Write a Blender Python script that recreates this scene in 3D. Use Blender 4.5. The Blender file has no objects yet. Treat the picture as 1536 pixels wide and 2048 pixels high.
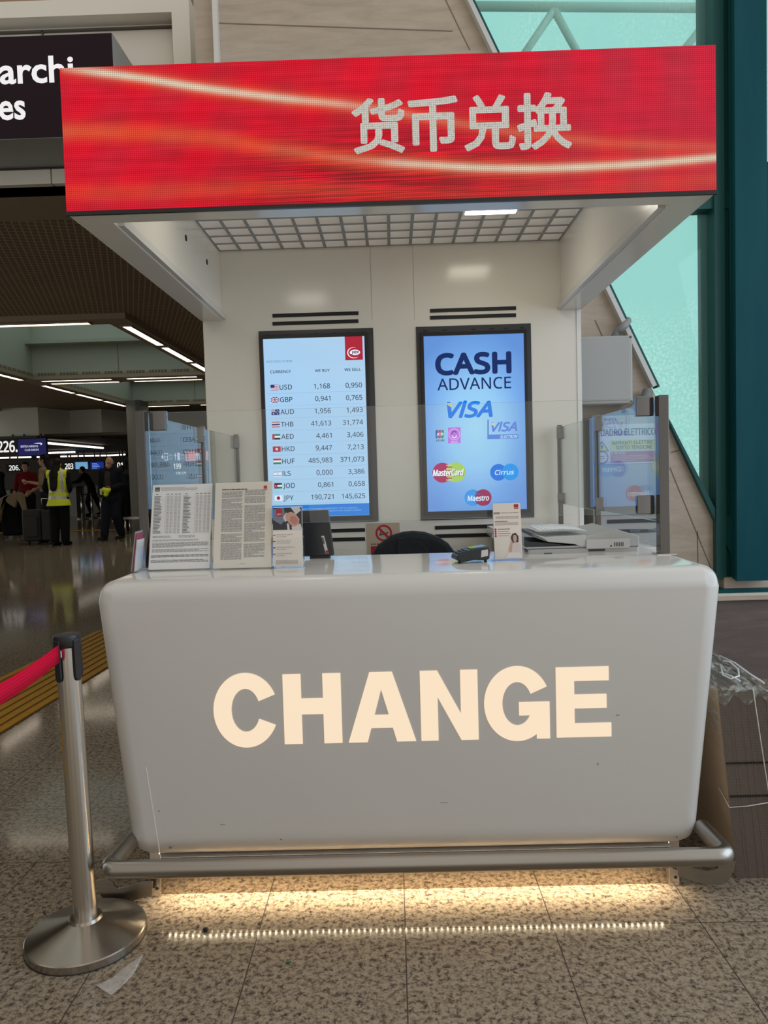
import bpy, bmesh, math, random
from mathutils import Vector, Matrix
random.seed(7)
SC = bpy.context.scene
COL = SC.collection
# ------------------------------------------------------------------ camera
F = 1500.0                                  # focal length in pixels of the 1536x2048 frame
CAMZ = 1.3
yh = Vector((17 / F, 77 / F, -1)).normalized()          # world +Y seen from the camera
zh = Vector((-.028, 1, 0)); zh = (zh - zh.dot(yh) * yh).normalized()
xh = yh.cross(zh)
R = Matrix((xh, yh, zh))                                # camera axes -> world
cam_d = bpy.data.cameras.new('camera')
cam_d.sensor_fit = 'VERTICAL'; cam_d.sensor_height = 36; cam_d.lens = 36 * F / 2048
cam_d.clip_start = .05; cam_d.clip_end = 300
cam = bpy.data.objects.new('camera', cam_d); COL.objects.link(cam)
cam.matrix_world = Matrix.Translation((0, 0, CAMZ)) @ R.to_4x4()
SC.camera = cam
SC.view_settings.view_transform = 'Standard'; SC.view_settings.look = 'None'
SC.view_settings.gamma = 1; SC.view_settings.use_curve_mapping = False
SC.view_settings.exposure = 0.0

def ray(px, py): return R @ Vector(((px - 768) / F, (1024 - py) / F, -1))
def at(px, py, Y):
    d = ray(px, py); t = Y / d.y
    return Vector((d.x * t, Y, CAMZ + d.z * t))
def pz(px, py, z=0.0):
    d = ray(px, py); t = (z - CAMZ) / d.z
    return Vector((d.x * t, d.y * t, z))

# ------------------------------------------------------------------ world and daylight
W = bpy.data.worlds.new('world'); SC.world = W; W.use_nodes = True
wn = W.node_tree; wn.nodes.clear()
wo = wn.nodes.new('ShaderNodeOutputWorld'); wb = wn.nodes.new('ShaderNodeBackground')
wt = wn.nodes.new('ShaderNodeTexCoord'); ws = wn.nodes.new('ShaderNodeSeparateXYZ')
wr = wn.nodes.new('ShaderNodeValToRGB')
wm = wn.nodes.new('ShaderNodeMath'); wm.operation = 'MULTIPLY_ADD'; wm.inputs[1].default_value = .5; wm.inputs[2].default_value = .5
wn.links.new(wt.outputs['Generated'], ws.inputs[0]); wn.links.new(ws.outputs['X'], wm.inputs[0])
wn.links.new(wm.outputs[0], wr.inputs[0])
# hall daylight around the photographer: far left brightened to fill the hall, dim beside it, windows to the right, bright sky beyond the glass
stops = [(0, (1.25, 1.18, 1.06)), (.10, (.95, .90, .80)), (.18, (.66, .62, .55)), (.32, (.34, .32, .29)), (.50, (.82, .765, .69)), (.62, (.53, .505, .46)), (.80, (.88, .89, .89)), (1, (.80, .91, 1.0))]
cr = wr.color_ramp
while len(cr.elements) < len(stops): cr.elements.new(.5)
for e_, (q_, c_) in zip(cr.elements, stops): e_.position = q_; e_.color = c_ + (1,)
wy = wn.nodes.new('ShaderNodeMapRange'); wy.inputs[1].default_value = .1; wy.inputs[2].default_value = .45; wn.links.new(ws.outputs['Y'], wy.inputs[0])
wx = wn.nodes.new('ShaderNodeMix'); wx.data_type = 'RGBA'; wn.links.new(wy.outputs[0], wx.inputs[0]); wn.links.new(wr.outputs[0], wx.inputs[6]); wx.inputs[7].default_value = (.86, .97, .95, 1)
wn.links.new(wx.outputs[2], wb.inputs[0]); wb.inputs[1].default_value = 1.04
wn.links.new(wb.outputs[0], wo.inputs[0])

def area(name, loc, rot, sx, sy, power, color):
    l = bpy.data.lights.new(name, 'AREA'); l.shape = 'RECTANGLE'; l.size = sx; l.size_y = sy
    l.energy = power; l.color = color
    o = bpy.data.objects.new(name, l); COL.objects.link(o); o.location = loc; o.rotation_euler = rot
    return o
area('window_daylight', (4.2, 1.4, 2.4), (0, math.radians(78), 0), 3.2, 4.5, 85, (.64, .80, 1))

# ------------------------------------------------------------------ helpers
ROOT = {}
def srgb(r, g, b):
    f = lambda c: (c / 255 / 12.92) if c / 255 <= .04045 else ((c / 255 + .055) / 1.055) ** 2.4
    return (f(r), f(g), f(b), 1)

def mat(name, col, rough=.5, metal=0, spec=.5, emis=None, es=0, alpha=1, coat=0):
    m = bpy.data.materials.new(name); m.use_nodes = True
    p = m.node_tree.nodes['Principled BSDF']
    p.inputs['Base Color'].default_value = col; p.inputs['Roughness'].default_value = rough
    p.inputs['Metallic'].default_value = metal; p.inputs['Specular IOR Level'].default_value = spec
    p.inputs['Coat Weight'].default_value = coat; p.inputs['Coat Roughness'].default_value = .05
    if emis: p.inputs['Emission Color'].default_value = emis; p.inputs['Emission Strength'].default_value = es
    p.inputs['Alpha'].default_value = alpha
    return m
def emit(name, col, s=1.0):
    return mat(name, (0.0, 0.0, 0.0, 1), .35, 0, .25, col, s)

class N:
    """tiny node-expression builder"""
    def __init__(s, m): s.m = m; s.t = m.node_tree; s.p = s.t.nodes['Principled BSDF']
    def new(s, k): return s.t.nodes.new('ShaderNode' + k)
    def lk(s, a, b):
        if isinstance(a, (int, float)): b.default_value = a
        elif isinstance(a, tuple): b.default_value = a
        else: s.t.links.new(a, b)
    def m_(s, op, *a):
        n = s.new('Math'); n.operation = op
        for i, x in enumerate(a): s.lk(x, n.inputs[i])
        return n.outputs[0]
    def coord(s, kind='Object'): return s.new('TexCoord').outputs[kind]
    def sep(s, v):
        n = s.new('SeparateXYZ'); s.lk(v, n.inputs[0]); return n.outputs
    def mapv(s, v, sc=(1, 1, 1), lo=(0, 0, 0), ro=(0, 0, 0)):
        n = s.new('Mapping'); s.lk(v, n.inputs[0]); n.inputs['Scale'].default_value = sc; n.inputs['Location'].default_value = lo; n.inputs['Rotation'].default_value = ro; return n.outputs[0]
    def noise(s, v, sc, det=3, rough=.55, dist=0):
        n = s.new('TexNoise'); s.lk(v, n.inputs['Vector']); n.inputs['Scale'].default_value = sc; n.inputs['Detail'].default_value = det
        n.inputs['Roughness'].default_value = rough; n.inputs['Distortion'].default_value = dist; return n.outputs[0]
    def voro(s, v, sc):
        n = s.new('TexVoronoi'); s.lk(v, n.inputs['Vector']); n.inputs['Scale'].default_value = sc; return n.outputs
    def ramp(s, f, stops, interp='LINEAR'):
        n = s.new('ValToRGB'); s.lk(f, n.inputs[0]); r = n.color_ramp; r.interpolation = interp
        while len(r.elements) < len(stops): r.elements.new(.5)
        for e, (q, c) in zip(r.elements, stops): e.position = q; e.color = c
        return n.outputs[0]
    def mix(s, f, a, b, mode='MIX'):
        n = s.new('Mix'); n.data_type = 'RGBA'; n.blend_type = mode
        s.lk(f, n.inputs[0]); s.lk(a, n.inputs[6]); s.lk(b, n.inputs[7]); return n.outputs[2]
    def curve(s, x, pts):
        n = s.new('FloatCurve'); s.lk(x, n.inputs['Value']); c = n.mapping.curves[0]
        for i, q in enumerate(pts):
            if i < 2: c.points[i].location = q
            else: c.points.new(*q)
        n.mapping.update(); return n.outputs[0]
    def bump(s, h, st=.2, d=.01):
        n = s.new('Bump'); s.lk(h, n.inputs['Height']); n.inputs['Strength'].default_value = st; n.inputs['Distance'].default_value = d
        s.t.links.new(n.outputs[0], s.p.inputs['Normal'])
    def base(s, c): s.lk(c, s.p.inputs['Base Color'])
    def rough(s, c): s.lk(c, s.p.inputs['Roughness'])
    def emis(s, c, st=1.0): s.lk(c, s.p.inputs['Emission Color']); s.lk(st, s.p.inputs['Emission Strength'])

def glassmat(name, tint, ior=1.45, refl=1.0):
    m = bpy.data.materials.new(name); m.use_nodes = True; t = m.node_tree; t.nodes.clear()
    o = t.nodes.new('ShaderNodeOutputMaterial'); mx = t.nodes.new('ShaderNodeMixShader')
    tr = t.nodes.new('ShaderNodeBsdfTransparent'); gl = t.nodes.new('ShaderNodeBsdfGlossy'); fr = t.nodes.new('ShaderNodeFresnel')
    tr.inputs[0].default_value = tint; gl.inputs['Roughness'].default_value = 0.0; gl.inputs[0].default_value = (refl, refl, refl, 1)
    ge = t.nodes.new('ShaderNodeNewGeometry'); ma = t.nodes.new('ShaderNodeMath'); ma.operation = 'MULTIPLY_ADD'; ma.inputs[1].default_value = 1 / ior - ior; ma.inputs[2].default_value = ior
    t.links.new(ge.outputs['Backfacing'], ma.inputs[0]); t.links.new(ma.outputs[0], fr.inputs[0])     # thin sheet: same reflection on both faces
    t.links.new(fr.outputs[0], mx.inputs[0]); t.links.new(tr.outputs[0], mx.inputs[1]); t.links.new(gl.outputs[0], mx.inputs[2])
    t.links.new(mx.outputs[0], o.inputs[0]); return m

def B(): return bmesh.new()
def box(bm, x0, x1, y0, y1, z0, z1, mi=0):
    vs = [bm.verts.new(p) for p in ((x0, y0, z0), (x1, y0, z0), (x1, y1, z0), (x0, y1, z0), (x0, y0, z1), (x1, y0, z1), (x1, y1, z1), (x0, y1, z1))]
    fs = []
    for f in ((0, 3, 2, 1), (4, 5, 6, 7), (0, 1, 5, 4), (1, 2, 6, 5), (2, 3, 7, 6), (3, 0, 4, 7)):
        q = bm.faces.new([vs[i] for i in f]); q.material_index = mi; fs.append(q)
    return vs
def bbox(bm, x0, x1, y0, y1, z0, z1, r=.004, seg=2, mi=0):
    vs = box(bm, x0, x1, y0, y1, z0, z1, mi)
    es = {e for v in vs for e in v.link_edges}
    bmesh.ops.bevel(bm, geom=list(es), offset=r, segments=seg, affect='EDGES', profile=.5)
def poly(bm, pts, mi=0):
    f = bm.faces.new([bm.verts.new(p) for p in pts]); f.material_index = mi; return f
def prism(bm, pts, d, mi=0):
    """polygon pts extruded by vector d"""
    d = Vector(d); a = [bm.verts.new(p) for p in pts]; b = [bm.verts.new(Vector(p) + d) for p in pts]
    n = len(a)
    fs = [bm.faces.new(a), bm.faces.new(b[::-1])]
    for i in range(n): fs.append(bm.faces.new((a[i], b[i], b[(i + 1) % n], a[(i + 1) % n])))
    for f in fs: f.material_index = mi
    bmesh.ops.recalc_face_normals(bm, faces=fs)
def cyl(bm, p0, p1, r0, r1=None, n=16, mi=0, cap=True):
    p0, p1 = Vector(p0), Vector(p1); r1 = r0 if r1 is None else r1
    a = (p1 - p0).normalized(); u = a.orthogonal().normalized(); v = a.cross(u)
    A = [bm.verts.new(p0 + r0 * (math.cos(2 * math.pi * i / n) * u + math.sin(2 * math.pi * i / n) * v)) for i in range(n)]
    C = [bm.verts.new(p1 + r1 * (math.cos(2 * math.pi * i / n) * u + math.sin(2 * math.pi * i / n) * v)) for i in range(n)]
    for i in range(n):
        f = bm.faces.new((A[i], A[(i + 1) % n], C[(i + 1) % n], C[i])); f.material_index = mi; f.smooth = True
    if cap:
        bm.faces.new(A[::-1]).material_index = mi; bm.faces.new(C).material_index = mi
def tube(bm, pts, r, n=14, mi=0, cap=True):
    pts = [Vector(p) for p in pts]; rings = []; u = None
    for i, p in enumerate(pts):
        a = (pts[min(i + 1, len(pts) - 1)] - pts[max(i - 1, 0)]).normalized()
        u = a.orthogonal().normalized() if u is None else (u - u.dot(a) * a).normalized()
        v = a.cross(u); rr = r[i] if isinstance(r, (list, tuple)) else r
        rings.append([bm.verts.new(p + rr * (math.cos(2 * math.pi * k / n) * u + math.sin(2 * math.pi * k / n) * v)) for k in range(n)])
    for A, C in zip(rings, rings[1:]):
        for i in range(n):
            f = bm.faces.new((A[i], A[(i + 1) % n], C[(i + 1) % n], C[i])); f.smooth = True; f.material_index = mi
    if cap:
        bm.faces.new(rings[0][::-1]).material_index = mi; bm.faces.new(rings[-1]).material_index = mi
def lathe(bm, c, prof, n=48, mi=0, axis=(0, 0, 1)):
    c = Vector(c); a = Vector(axis).normalized(); u = a.orthogonal().normalized(); v = a.cross(u); rings = []
    for r, h in prof:
        rings.append([bm.verts.new(c + a * h + r * (math.cos(2 * math.pi * k / n) * u + math.sin(2 * math.pi * k / n) * v)) for k in range(n)])
    for A, C in zip(rings, rings[1:]):
        for i in range(n):
            f = bm.faces.new((A[i], A[(i + 1) % n], C[(i + 1) % n], C[i])); f.smooth = True; f.material_index = mi
    bm.faces.new(rings[0][::-1]).material_index = mi; bm.faces.new(rings[-1]).material_index = mi
def disc(bm, c, r, n=32, mi=0, ry=None):
    c = Vector(c); ry = r if ry is None else ry
    poly(bm, [c + Vector((r * math.cos(2 * math.pi * k / n), 0, ry * math.sin(2 * math.pi * k / n))) for k in range(n)], mi)
def ringd(bm, c, r0, r1, n=40, mi=0, a0=0, a1=360, ry=1.0):
    c = Vector(c)
    for k in range(n):
        t0 = math.radians(a0 + (a1 - a0) * k / n); t1 = math.radians(a0 + (a1 - a0) * (k + 1) / n)
        poly(bm, [c + Vector((r * math.cos(t), 0, ry * r * math.sin(t))) for r, t in ((r0, t0), (r1, t0), (r1, t1), (r0, t1))], mi)
def rect(bm, x0, x1, z0, z1, Y, mi=0): poly(bm, [(x0, Y, z0), (x1, Y, z0), (x1, Y, z1), (x0, Y, z1)], mi)

_txt = {}
import os
try: FONT = bpy.data.fonts.load(os.path.join(bpy.utils.system_resource('DATAFILES'), 'fonts', 'NotoSansHebrew-Regular.woff2'))   # Blender's own interface font
except Exception: FONT = None
def glyphs(body, off=0.0, shear=0.0, plain=False):
    if FONT and not plain: body = body.replace('I', 'l')
    k = (body, off, shear, plain)
    if k not in _txt:
        c = bpy.data.curves.new('t', 'FONT'); c.body = body; c.offset = off; c.shear = shear; c.resolution_u = 3; c.fill_mode = 'FRONT'
        if FONT and not plain: c.font = FONT
        o = bpy.data.objects.new('t', c); COL.objects.link(o)
        dg = bpy.context.evaluated_depsgraph_get(); me = bpy.data.meshes.new_from_object(o.evaluated_get(dg))
        vs = [v.co.copy() for v in me.vertices]; fs = [tuple(p.vertices) for p in me.polygons]
        bpy.data.objects.remove(o); bpy.data.curves.remove(c); bpy.data.meshes.remove(me)
        _txt[k] = (vs, fs)
    return _txt[k]
def caph(plain=False):
    return max(v.y for v in glyphs('H', 0, 0, plain)[0])
def text(bm, body, x, z, Y, cap, mi=0, align='L', width=None, off=0.0, shear=0.0, xf=None, fit=None, plain=False):
    """lettering in the XZ plane at depth Y; z is the baseline, cap the cap height. fit = (x0,x1,z0,z1) stretches into a box"""
    bold = off if not plain and off >= .004 else 0
    vs, fs = glyphs(body, off if plain else 0, shear, plain)
    if not vs: return
    xs = [v.x for v in vs]; ys = [v.y for v in vs]; x0, x1 = min(xs), max(xs)
    if fit:
        y0, y1 = min(ys), max(ys)
        P = [(fit[0] + (v.x - x0) / (x1 - x0) * (fit[1] - fit[0]), Y, fit[2] + (v.y - y0) / (y1 - y0) * (fit[3] - fit[2])) for v in vs]
    else:
        s = cap / caph(plain); sx = s if width is None else width / (x1 - x0); w = (x1 - x0) * sx
        ox = {'L': x, 'R': x - w, 'C': x - w / 2}[align]
        P = [(ox + (v.x - x0) * sx, Y, z + v.y * s) for v in vs]
    nd = 0 if not bold else 4 if bold < .012 else 8
    for k in range(nd + 1):                       # bold weights: the outline widened all round
        r = 0 if k == 0 else bold * (cap / caph(plain)); a = math.pi * 2 * k / max(nd, 1)
        V = [bm.verts.new((p[0] + r * math.cos(a), p[1] - k * .00003, p[2] + r * math.sin(a))) for p in P]
        for f in fs:
            try: bm.faces.new([V[i] for i in f]).material_index = mi
            except ValueError: pass

def thing(name, label, cat, loc, group=None, kind=None):
    o = bpy.data.objects.new(name, None); COL.objects.link(o); o.location = loc; o.empty_display_size = .1
    ROOT[o.name] = Vector(loc); o['label'] = label; o['category'] = cat
    if group: o['group'] = group
    if kind: o['kind'] = kind
    return o
def obj(name, bm, mats, parent=None, smooth=None, base=None, bevel=0, label=None, flat=0):
    """link a bmesh (world coordinates) as one object"""
    org = ROOT[parent.name] if parent is not None else (Vector(base) if base is not None else Vector((0, 0, 0)))
    for v in bm.verts: v.co -= org
    me = bpy.data.meshes.new(name); bm.normal_update(); bm.to_mesh(me); bm.free()
    if not isinstance(mats, (list, tuple)): mats = [mats]
    for m in mats: me.materials.append(m)
    if smooth is not None:
        for p in me.polygons: p.use_smooth = not (flat and p.area > flat)      # big plane faces stay flat, the rounded edges smooth
        if smooth < 180: me.set_sharp_from_angle(angle=math.radians(smooth))
    o = bpy.data.objects.new(name, me); COL.objects.link(o)
    if smooth is not None and smooth < 180 and not flat:
        wnm = o.modifiers.new('weighted_normals', 'WEIGHTED_NORMAL'); wnm.keep_sharp = True; wnm.weight = 80
    ROOT[o.name] = org
    if parent is not None: o.parent = parent
    else: o.location = org
    if bevel:
        md = o.modifiers.new('bevel', 'BEVEL'); md.width = bevel; md.segments = 2; md.limit_method = 'ANGLE'
    if label: o['label'] = label
    return o
def solo(name, bm, mats, label, cat, group=None, kind=None, base=None, **k):
    if base is None:
        c = [v.co for v in bm.verts]; base = (sum(v.x for v in c) / len(c), sum(v.y for v in c) / len(c), min(v.z for v in c))
    o = obj(name, bm, mats, None, base=base, **k); o['label'] = label; o['category'] = cat
    if group: o['group'] = group
    if kind: o['kind'] = kind
    return o
def struct(name, bm, mats, label=None, cat=None, **k):
    o = obj(name, bm, mats, **k); o['kind'] = 'structure'
    if label: o['label'] = label
    if cat: o['category'] = cat
    return o
# ------------------------------------------------------------------ materials
def m_laminate(name, col, rough=.16):
    m = mat(name, col, rough, 0, .5); n = N(m)
    q = n.noise(n.coord(), 2.2, 3); n.base(n.mix(q, col, tuple(c * .94 for c in col[:3]) + (1,)))
    n.rough(n.m_('MULTIPLY_ADD', n.noise(n.coord(), 3, 2), .02, rough - .01)); return m
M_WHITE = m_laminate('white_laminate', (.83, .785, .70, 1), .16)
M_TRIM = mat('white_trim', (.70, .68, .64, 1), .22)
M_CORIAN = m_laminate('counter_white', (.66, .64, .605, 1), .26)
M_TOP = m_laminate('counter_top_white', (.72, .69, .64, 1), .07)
M_BLACK = mat('black_plastic', (.012, .012, .014, 1), .35)
M_SLOT = mat('black_slot', (.006, .006, .007, 1), .6)
M_DGREY = mat('dark_grey_metal', (.055, .056, .06, 1), .35, .3)
def m_steel(name, col, rough, sc=(1, 1, 1), amt=.12):
    m = mat(name, col, rough, 1); n = N(m)
    q = n.noise(n.mapv(n.coord(), sc), 40, 3, .7)
    n.rough(n.m_('MULTIPLY_ADD', q, amt, rough - amt / 2)); n.base(n.mix(q, tuple(c * .82 for c in col[:3]) + (1,), col)); return m
M_STEEL = m_steel('brushed_steel', (.74, .70, .64, 1), .20, (12, 12, .05), .06)
M_STEELH = m_steel('brushed_steel_rail', (.42, .39, .35, 1), .3, (.1, 5, 5))
M_DISC = mat('turned_steel', (.38, .345, .295, 1), .26, 1)
_n = N(M_DISC); M_DISC.node_tree.nodes['Principled BSDF'].inputs['Anisotropic'].default_value = .85; _tg = _n.new('Tangent'); _tg.direction_type = 'RADIAL'; _tg.axis = 'Z'; _n.p.inputs['Anisotropic Rotation'].default_value = .25; _n.t.links.new(_tg.outputs[0], _n.p.inputs['Tangent'])
M_CHROME = mat('chrome', (.22, .21, .21, 1), .06, 1)
M_POST = m_steel('post_steel', (.17, .16, .155, 1), .14, (3, 3, .2))
M_MIRROR = mat('polished_plinth', (.36, .32, .27, 1), .06, 1)
M_GLASS = glassmat('clear_glass', (.975, .985, .98, 1))
M_SGLASS = glassmat('side_glass', (.90, .93, .93, 1), 1.40)
M_GEDGE = mat('glass_edge', (.55, .72, .70, 1), .2, 0, .5)
M_ACRYL = glassmat('acrylic', (.975, .98, .98, 1), 1.3)
M_TEAL = mat('teal_paint', (.004, .062, .078, 1), .5, 0, .1)
_n = N(M_TEAL); _q = _n.noise(_n.mapv(_n.coord(), (2, 2, .3)), 5, 5); _n.base(_n.mix(_q, (.003, .050, .070, 1), (.010, .085, .095, 1)))
M_TEAL2 = mat('teal_mullion', (.010, .085, .085, 1), .4, 0, .3)

# granite paving with joints
M_FLOOR = mat('granite_floor', (.3, .25, .2, 1), .12, 0, .5); n = N(M_FLOOR)
co = n.coord(); v1 = n.noise(co, 62, 5, .72, .35); v2 = n.noise(co, 140, 3, .6); v3 = n.noise(co, .55, 3)
c1 = n.ramp(v1, [(.33, (.035, .026, .021, 1)), (.43, (.15, .116, .086, 1)), (.51, (.28, .226, .163, 1)), (.62, (.36, .298, .217, 1)), (.72, (.25, .20, .155, 1))])
c2 = n.ramp(v2, [(.30, (.35, .33, .32, 1)), (.42, (1, 1, 1, 1)), (.62, (1, 1, 1, 1)), (.75, (1.18, 1.15, 1.1, 1))])
c3 = n.mix(1.0, c1, c2, 'MULTIPLY'); c3 = n.mix(1.0, c3, n.ramp(v3, [(.3, (.84, .84, .84, 1)), (.7, (1, 1, 1, 1))]), 'MULTIPLY')
X, Y_, Z = n.sep(co)
def joint(c, per, off, w):
    f = n.m_('FRACT', n.m_('DIVIDE', n.m_('ADD', c, off), per))
    return n.m_('LESS_THAN', n.m_('ABSOLUTE', n.m_('SUBTRACT', f, .5)), w / per / 2)
ln = n.m_('MAXIMUM', joint(X, .42, .21, .0035), joint(Y_, .42, .23, .0035))
n.base(n.mix(ln, c3, (.07, .055, .045, 1))); n.rough(n.m_('MULTIPLY_ADD', v1, .06, .055)); M_FLOOR.node_tree.nodes['Principled BSDF'].inputs['Specular IOR Level'].default_value = .13

def m_stone(name, a, b, c, rough=.45):
    m = mat(name, b, rough); n = N(m); co = n.coord()
    q = n.noise(n.mapv(co, (1.2, 1.2, 7)), 2.6, 6, .62, .6); g = n.noise(n.mapv(co, (5, 5, 40)), 6, 4, .7)
    k = n.ramp(q, [(.3, a), (.5, b), (.68, c)]); k = n.mix(n.m_('MULTIPLY', g, .35), k, tuple(x * .62 for x in b[:3]) + (1,))
    n.base(k); n.bump(g, .15, .004); return m
M_TRAV = m_stone('travertine', (.42, .34, .26, 1), (.50, .41, .32, 1), (.58, .48, .385, 1))
M_PURP = m_stone('brown_stone', (.115, .088, .082, 1), (.145, .110, .10, 1), (.18, .14, .125, 1), .5)
M_PANEL = mat('cream_panel', (.80, .75, .66, 1), .4)
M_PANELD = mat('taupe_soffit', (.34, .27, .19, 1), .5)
M_GAP = mat('panel_gap', (.10, .085, .07, 1), .7)
M_WOODT = mat('wood_strip', (.32, .20, .11, 1), .5)
M_WELL = mat('coffer_paint', (.42, .45, .39, 1), .6)
M_BEAM = mat('coffer_beam', (.36, .30, .23, 1), .5)
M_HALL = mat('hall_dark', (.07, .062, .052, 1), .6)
M_HALLW = mat('hall_wall', (.20, .185, .16, 1), .5)
M_FASC = mat('fascia_white', (.80, .82, .75, 1), .45)
M_CEIL = mat('mesh_ceiling', (.1, .08, .06, 1), .7); n = N(M_CEIL); X, Y_, Z = n.sep(n.coord())
def tri(c, per): return n.m_('ABSOLUTE', n.m_('SUBTRACT', n.m_('FRACT', n.m_('DIVIDE', c, per)), .5))
d1 = n.m_('ADD', X, n.m_('MULTIPLY', Y_, .35)); d2 = n.m_('SUBTRACT', Y_, n.m_('MULTIPLY', X, .2))
g = n.m_('MAXIMUM', n.m_('GREATER_THAN', tri(d1, .06), .38), n.m_('GREATER_THAN', tri(d2, .085), .40))
n.base(n.mix(g, (.20, .152, .11, 1), (.45, .35, .255, 1)))
M_LAMP = emit('strip_lamp', (1, .86, .68, 1), 8.5)
M_TUBE = emit('tube_lamp', (1, .90, .76, 1), 2.2)
M_SKYL = emit('skylight_panel', (.70, .82, .76, 1), .62)
M_LAMPK = emit('kiosk_lamp', (1, .94, .78, 1), 9)

# window glass, frosted and tinted
M_WIN = bpy.data.materials.new('tinted_window'); M_WIN.use_nodes = True; n = N(M_WIN); co = n.coord()
t = n.t; tr = n.new('BsdfTransparent'); df = n.new('BsdfTranslucent'); gl = n.new('BsdfGlossy'); mx = n.new('MixShader'); mx2 = n.new('MixShader'); fr = n.new('Fresnel')
q1 = n.noise(co, 55, 2, .6); q2 = n.noise(n.mapv(co, (1, 1, .7)), 1.3, 3, .6); q3 = n.noise(n.mapv(co, (9, 9, .4)), 2, 4)
frost = n.m_('MULTIPLY', n.m_('GREATER_THAN', q1, .53), n.ramp(q2, [(.42, (0, 0, 0, 1)), (.62, (1, 1, 1, 1))]))
tint = n.mix(frost, (.66, .91, .88, 1), (.80, .985, .94, 1)); tint = n.mix(n.m_('MULTIPLY', q3, .30), tint, (.62, .90, .87, 1))
n.lk(tint, tr.inputs[0]); n.lk((.62, .86, .82, 1), df.inputs[0]); gl.inputs['Roughness'].default_value = .02; fr.inputs[0].default_value = 1.35
n.lk(.16, mx.inputs[0]); t.links.new(tr.outputs[0], mx.inputs[1]); t.links.new(df.outputs[0], mx.inputs[2])
t.links.new(fr.outputs[0], mx2.inputs[0]); t.links.new(mx.outputs[0], mx2.inputs[1]); t.links.new(gl.outputs[0], mx2.inputs[2])
t.links.new(mx2.outputs[0], t.nodes['Material Output'].inputs[0])

# ------------------------------------------------------------------ setting
bm = B(); box(bm, -24, 9, -3.5, 40, -.1, 0); struct('floor', bm, M_FLOOR)
YW = 4.6
# travertine wall behind the kiosk, cut along the slanted strut on its right
bm = B()
P = [at(426, 950, YW), at(426, 950, YW), at(905, -60, YW), at(1310, 790, YW), at(1482, 1150, YW)]
P[0].z = 0; ztop = at(905, -60, YW).z; P[1].z = ztop
pr = P[4].copy(); pr.z = 0
prism(bm, [P[0], P[1], P[2], P[3], P[4], pr], (0, .25, 0)); struct('wall_back', bm, M_TRAV)
zw = ztop
# joints of the stone slabs, thin raised grout lines
bm = B()
def strip_px(bm, a, b, w, Y, d, mi=0):
    a, b = at(*a, Y), at(*b, Y); dr = (b - a).normalized(); nrm = Vector((-dr.z, 0, dr.x)) * w / 2
    prism(bm, [a - nrm, a + nrm, b + nrm, b - nrm], (0, d, 0), mi)
for a, b in (((882, -20), (925, 70)), ((925, 70), (940, 100)), ((1190, 640), (1300, 880)), ((1340, 935), (1440, 1180)), ((1342, 905), (1360, 900)), ((1395, 1062), (1396, 1130)), ((436, 46), (905, 62))):
    strip_px(bm, a, b, .006, YW - .002, .004)
struct('trim_1', bm, mat('grout', (.20, .16, .12, 1), .8))
# pale metal edge along the slant (upper part) and teal frame (lower part)
bm = B(); strip_px(bm, (921, -40), (1310, 772), .026, YW - .05, .06); struct('trim_2', bm, mat('pale_edge', (.62, .62, .60, 1), .35))
bm = B(); strip_px(bm, (928, -40), (1318, 774), .014, YW - .03, .08); struct('trim_3', bm, M_TEAL2)
bm = B(); prism(bm, [at(1318, 800, YW - .04), at(1345, 850, YW - .04), at(1438, 1032, YW - .04), at(1500, 1032, YW - .04), at(1500, 1156, YW - .04), at(1484, 1156, YW - .04)], (0, .1, 0)); struct('trim_4', bm, M_TEAL2)
# metal profile between the stone and the hall front
bm = B(); a = at(434, 60, YW); box(bm, a.x - .014, a.x + .014, YW - .05, YW, 2.6, zw); struct('trim_5', bm, M_TRIM)
# window, low wall, mullions, transom
xm = at(1421, 300, YW).x
bm = B(); box(bm, at(880, 0, YW).x, at(1700, 300, YW).x, YW + .05, YW + .062, .55, zw); struct('window_1', bm, M_WIN)
bm = B()
zs = at(1500, 1185, YW - .1).z
box(bm, at(1380, 1250, YW).x, 4.5, YW - .1, YW + .3, 0, zs - .04); struct('wall_right', bm, M_PURP)
bm = B(); box(bm, at(1400, 1250, YW).x, 4.5, YW - .13, YW + .05, zs - .04, zs - .015, 0); box(bm, at(1400, 1250, YW).x, 4.5, YW - .115, YW + .05, zs - .015, zs, 1)
box(bm, at(1400, 1250, YW).x, 4.5, YW - .1, YW + .04, zs, zs + .022, 2)
box(bm, at(1440, 1165, YW).x, 4.5, YW - .06, YW + .04, zs + .022, at(1500, 1154, YW - .06).z, 3)
struct('trim_6', bm, [M_TRAV, mat('pale_sill', (.62, .60, .52, 1), .35), M_TEAL, M_TRAV])
bm = B(); zb = at(1500, 1154, YW).z
for a, b, d in ((1421, 1441, .05), (1441, 1452, .02), (1452, 1466, .06)):
    box(bm, at(a, 300, YW).x, at(b, 300, YW).x, YW - d, YW + .2, zb, zw)
struct('trim_7', bm, M_TEAL2)
bm = B(); x0, x1 = at(1470, 300, YW - .15).x, at(1534, 300, YW - .15).x
box(bm, x0, x1, YW - .15, YW - .12, zb, zw); box(bm, x0 + .02, x1 - .02, YW - .12, YW + .2, zb, zw)
box(bm, x1 - .005, x1 + .02, YW - .10, YW + .2, zb, zw)
struct('trim_8', bm, M_TEAL)
# lower right: teal plate continuing behind the column
bm = B(); box(bm, x1 - .01, 4.5, YW - .05, YW + .04, zb, at(1536, 330, YW).z); struct('trim_9', bm, M_TEAL)
bm = B(); box(bm, at(1180, 400, YW).x, x0 + .05, YW - .03, YW + .08, at(1440, 420, YW).z, at(1440, 386, YW).z); struct('trim_10', bm, M_TEAL2)
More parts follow.
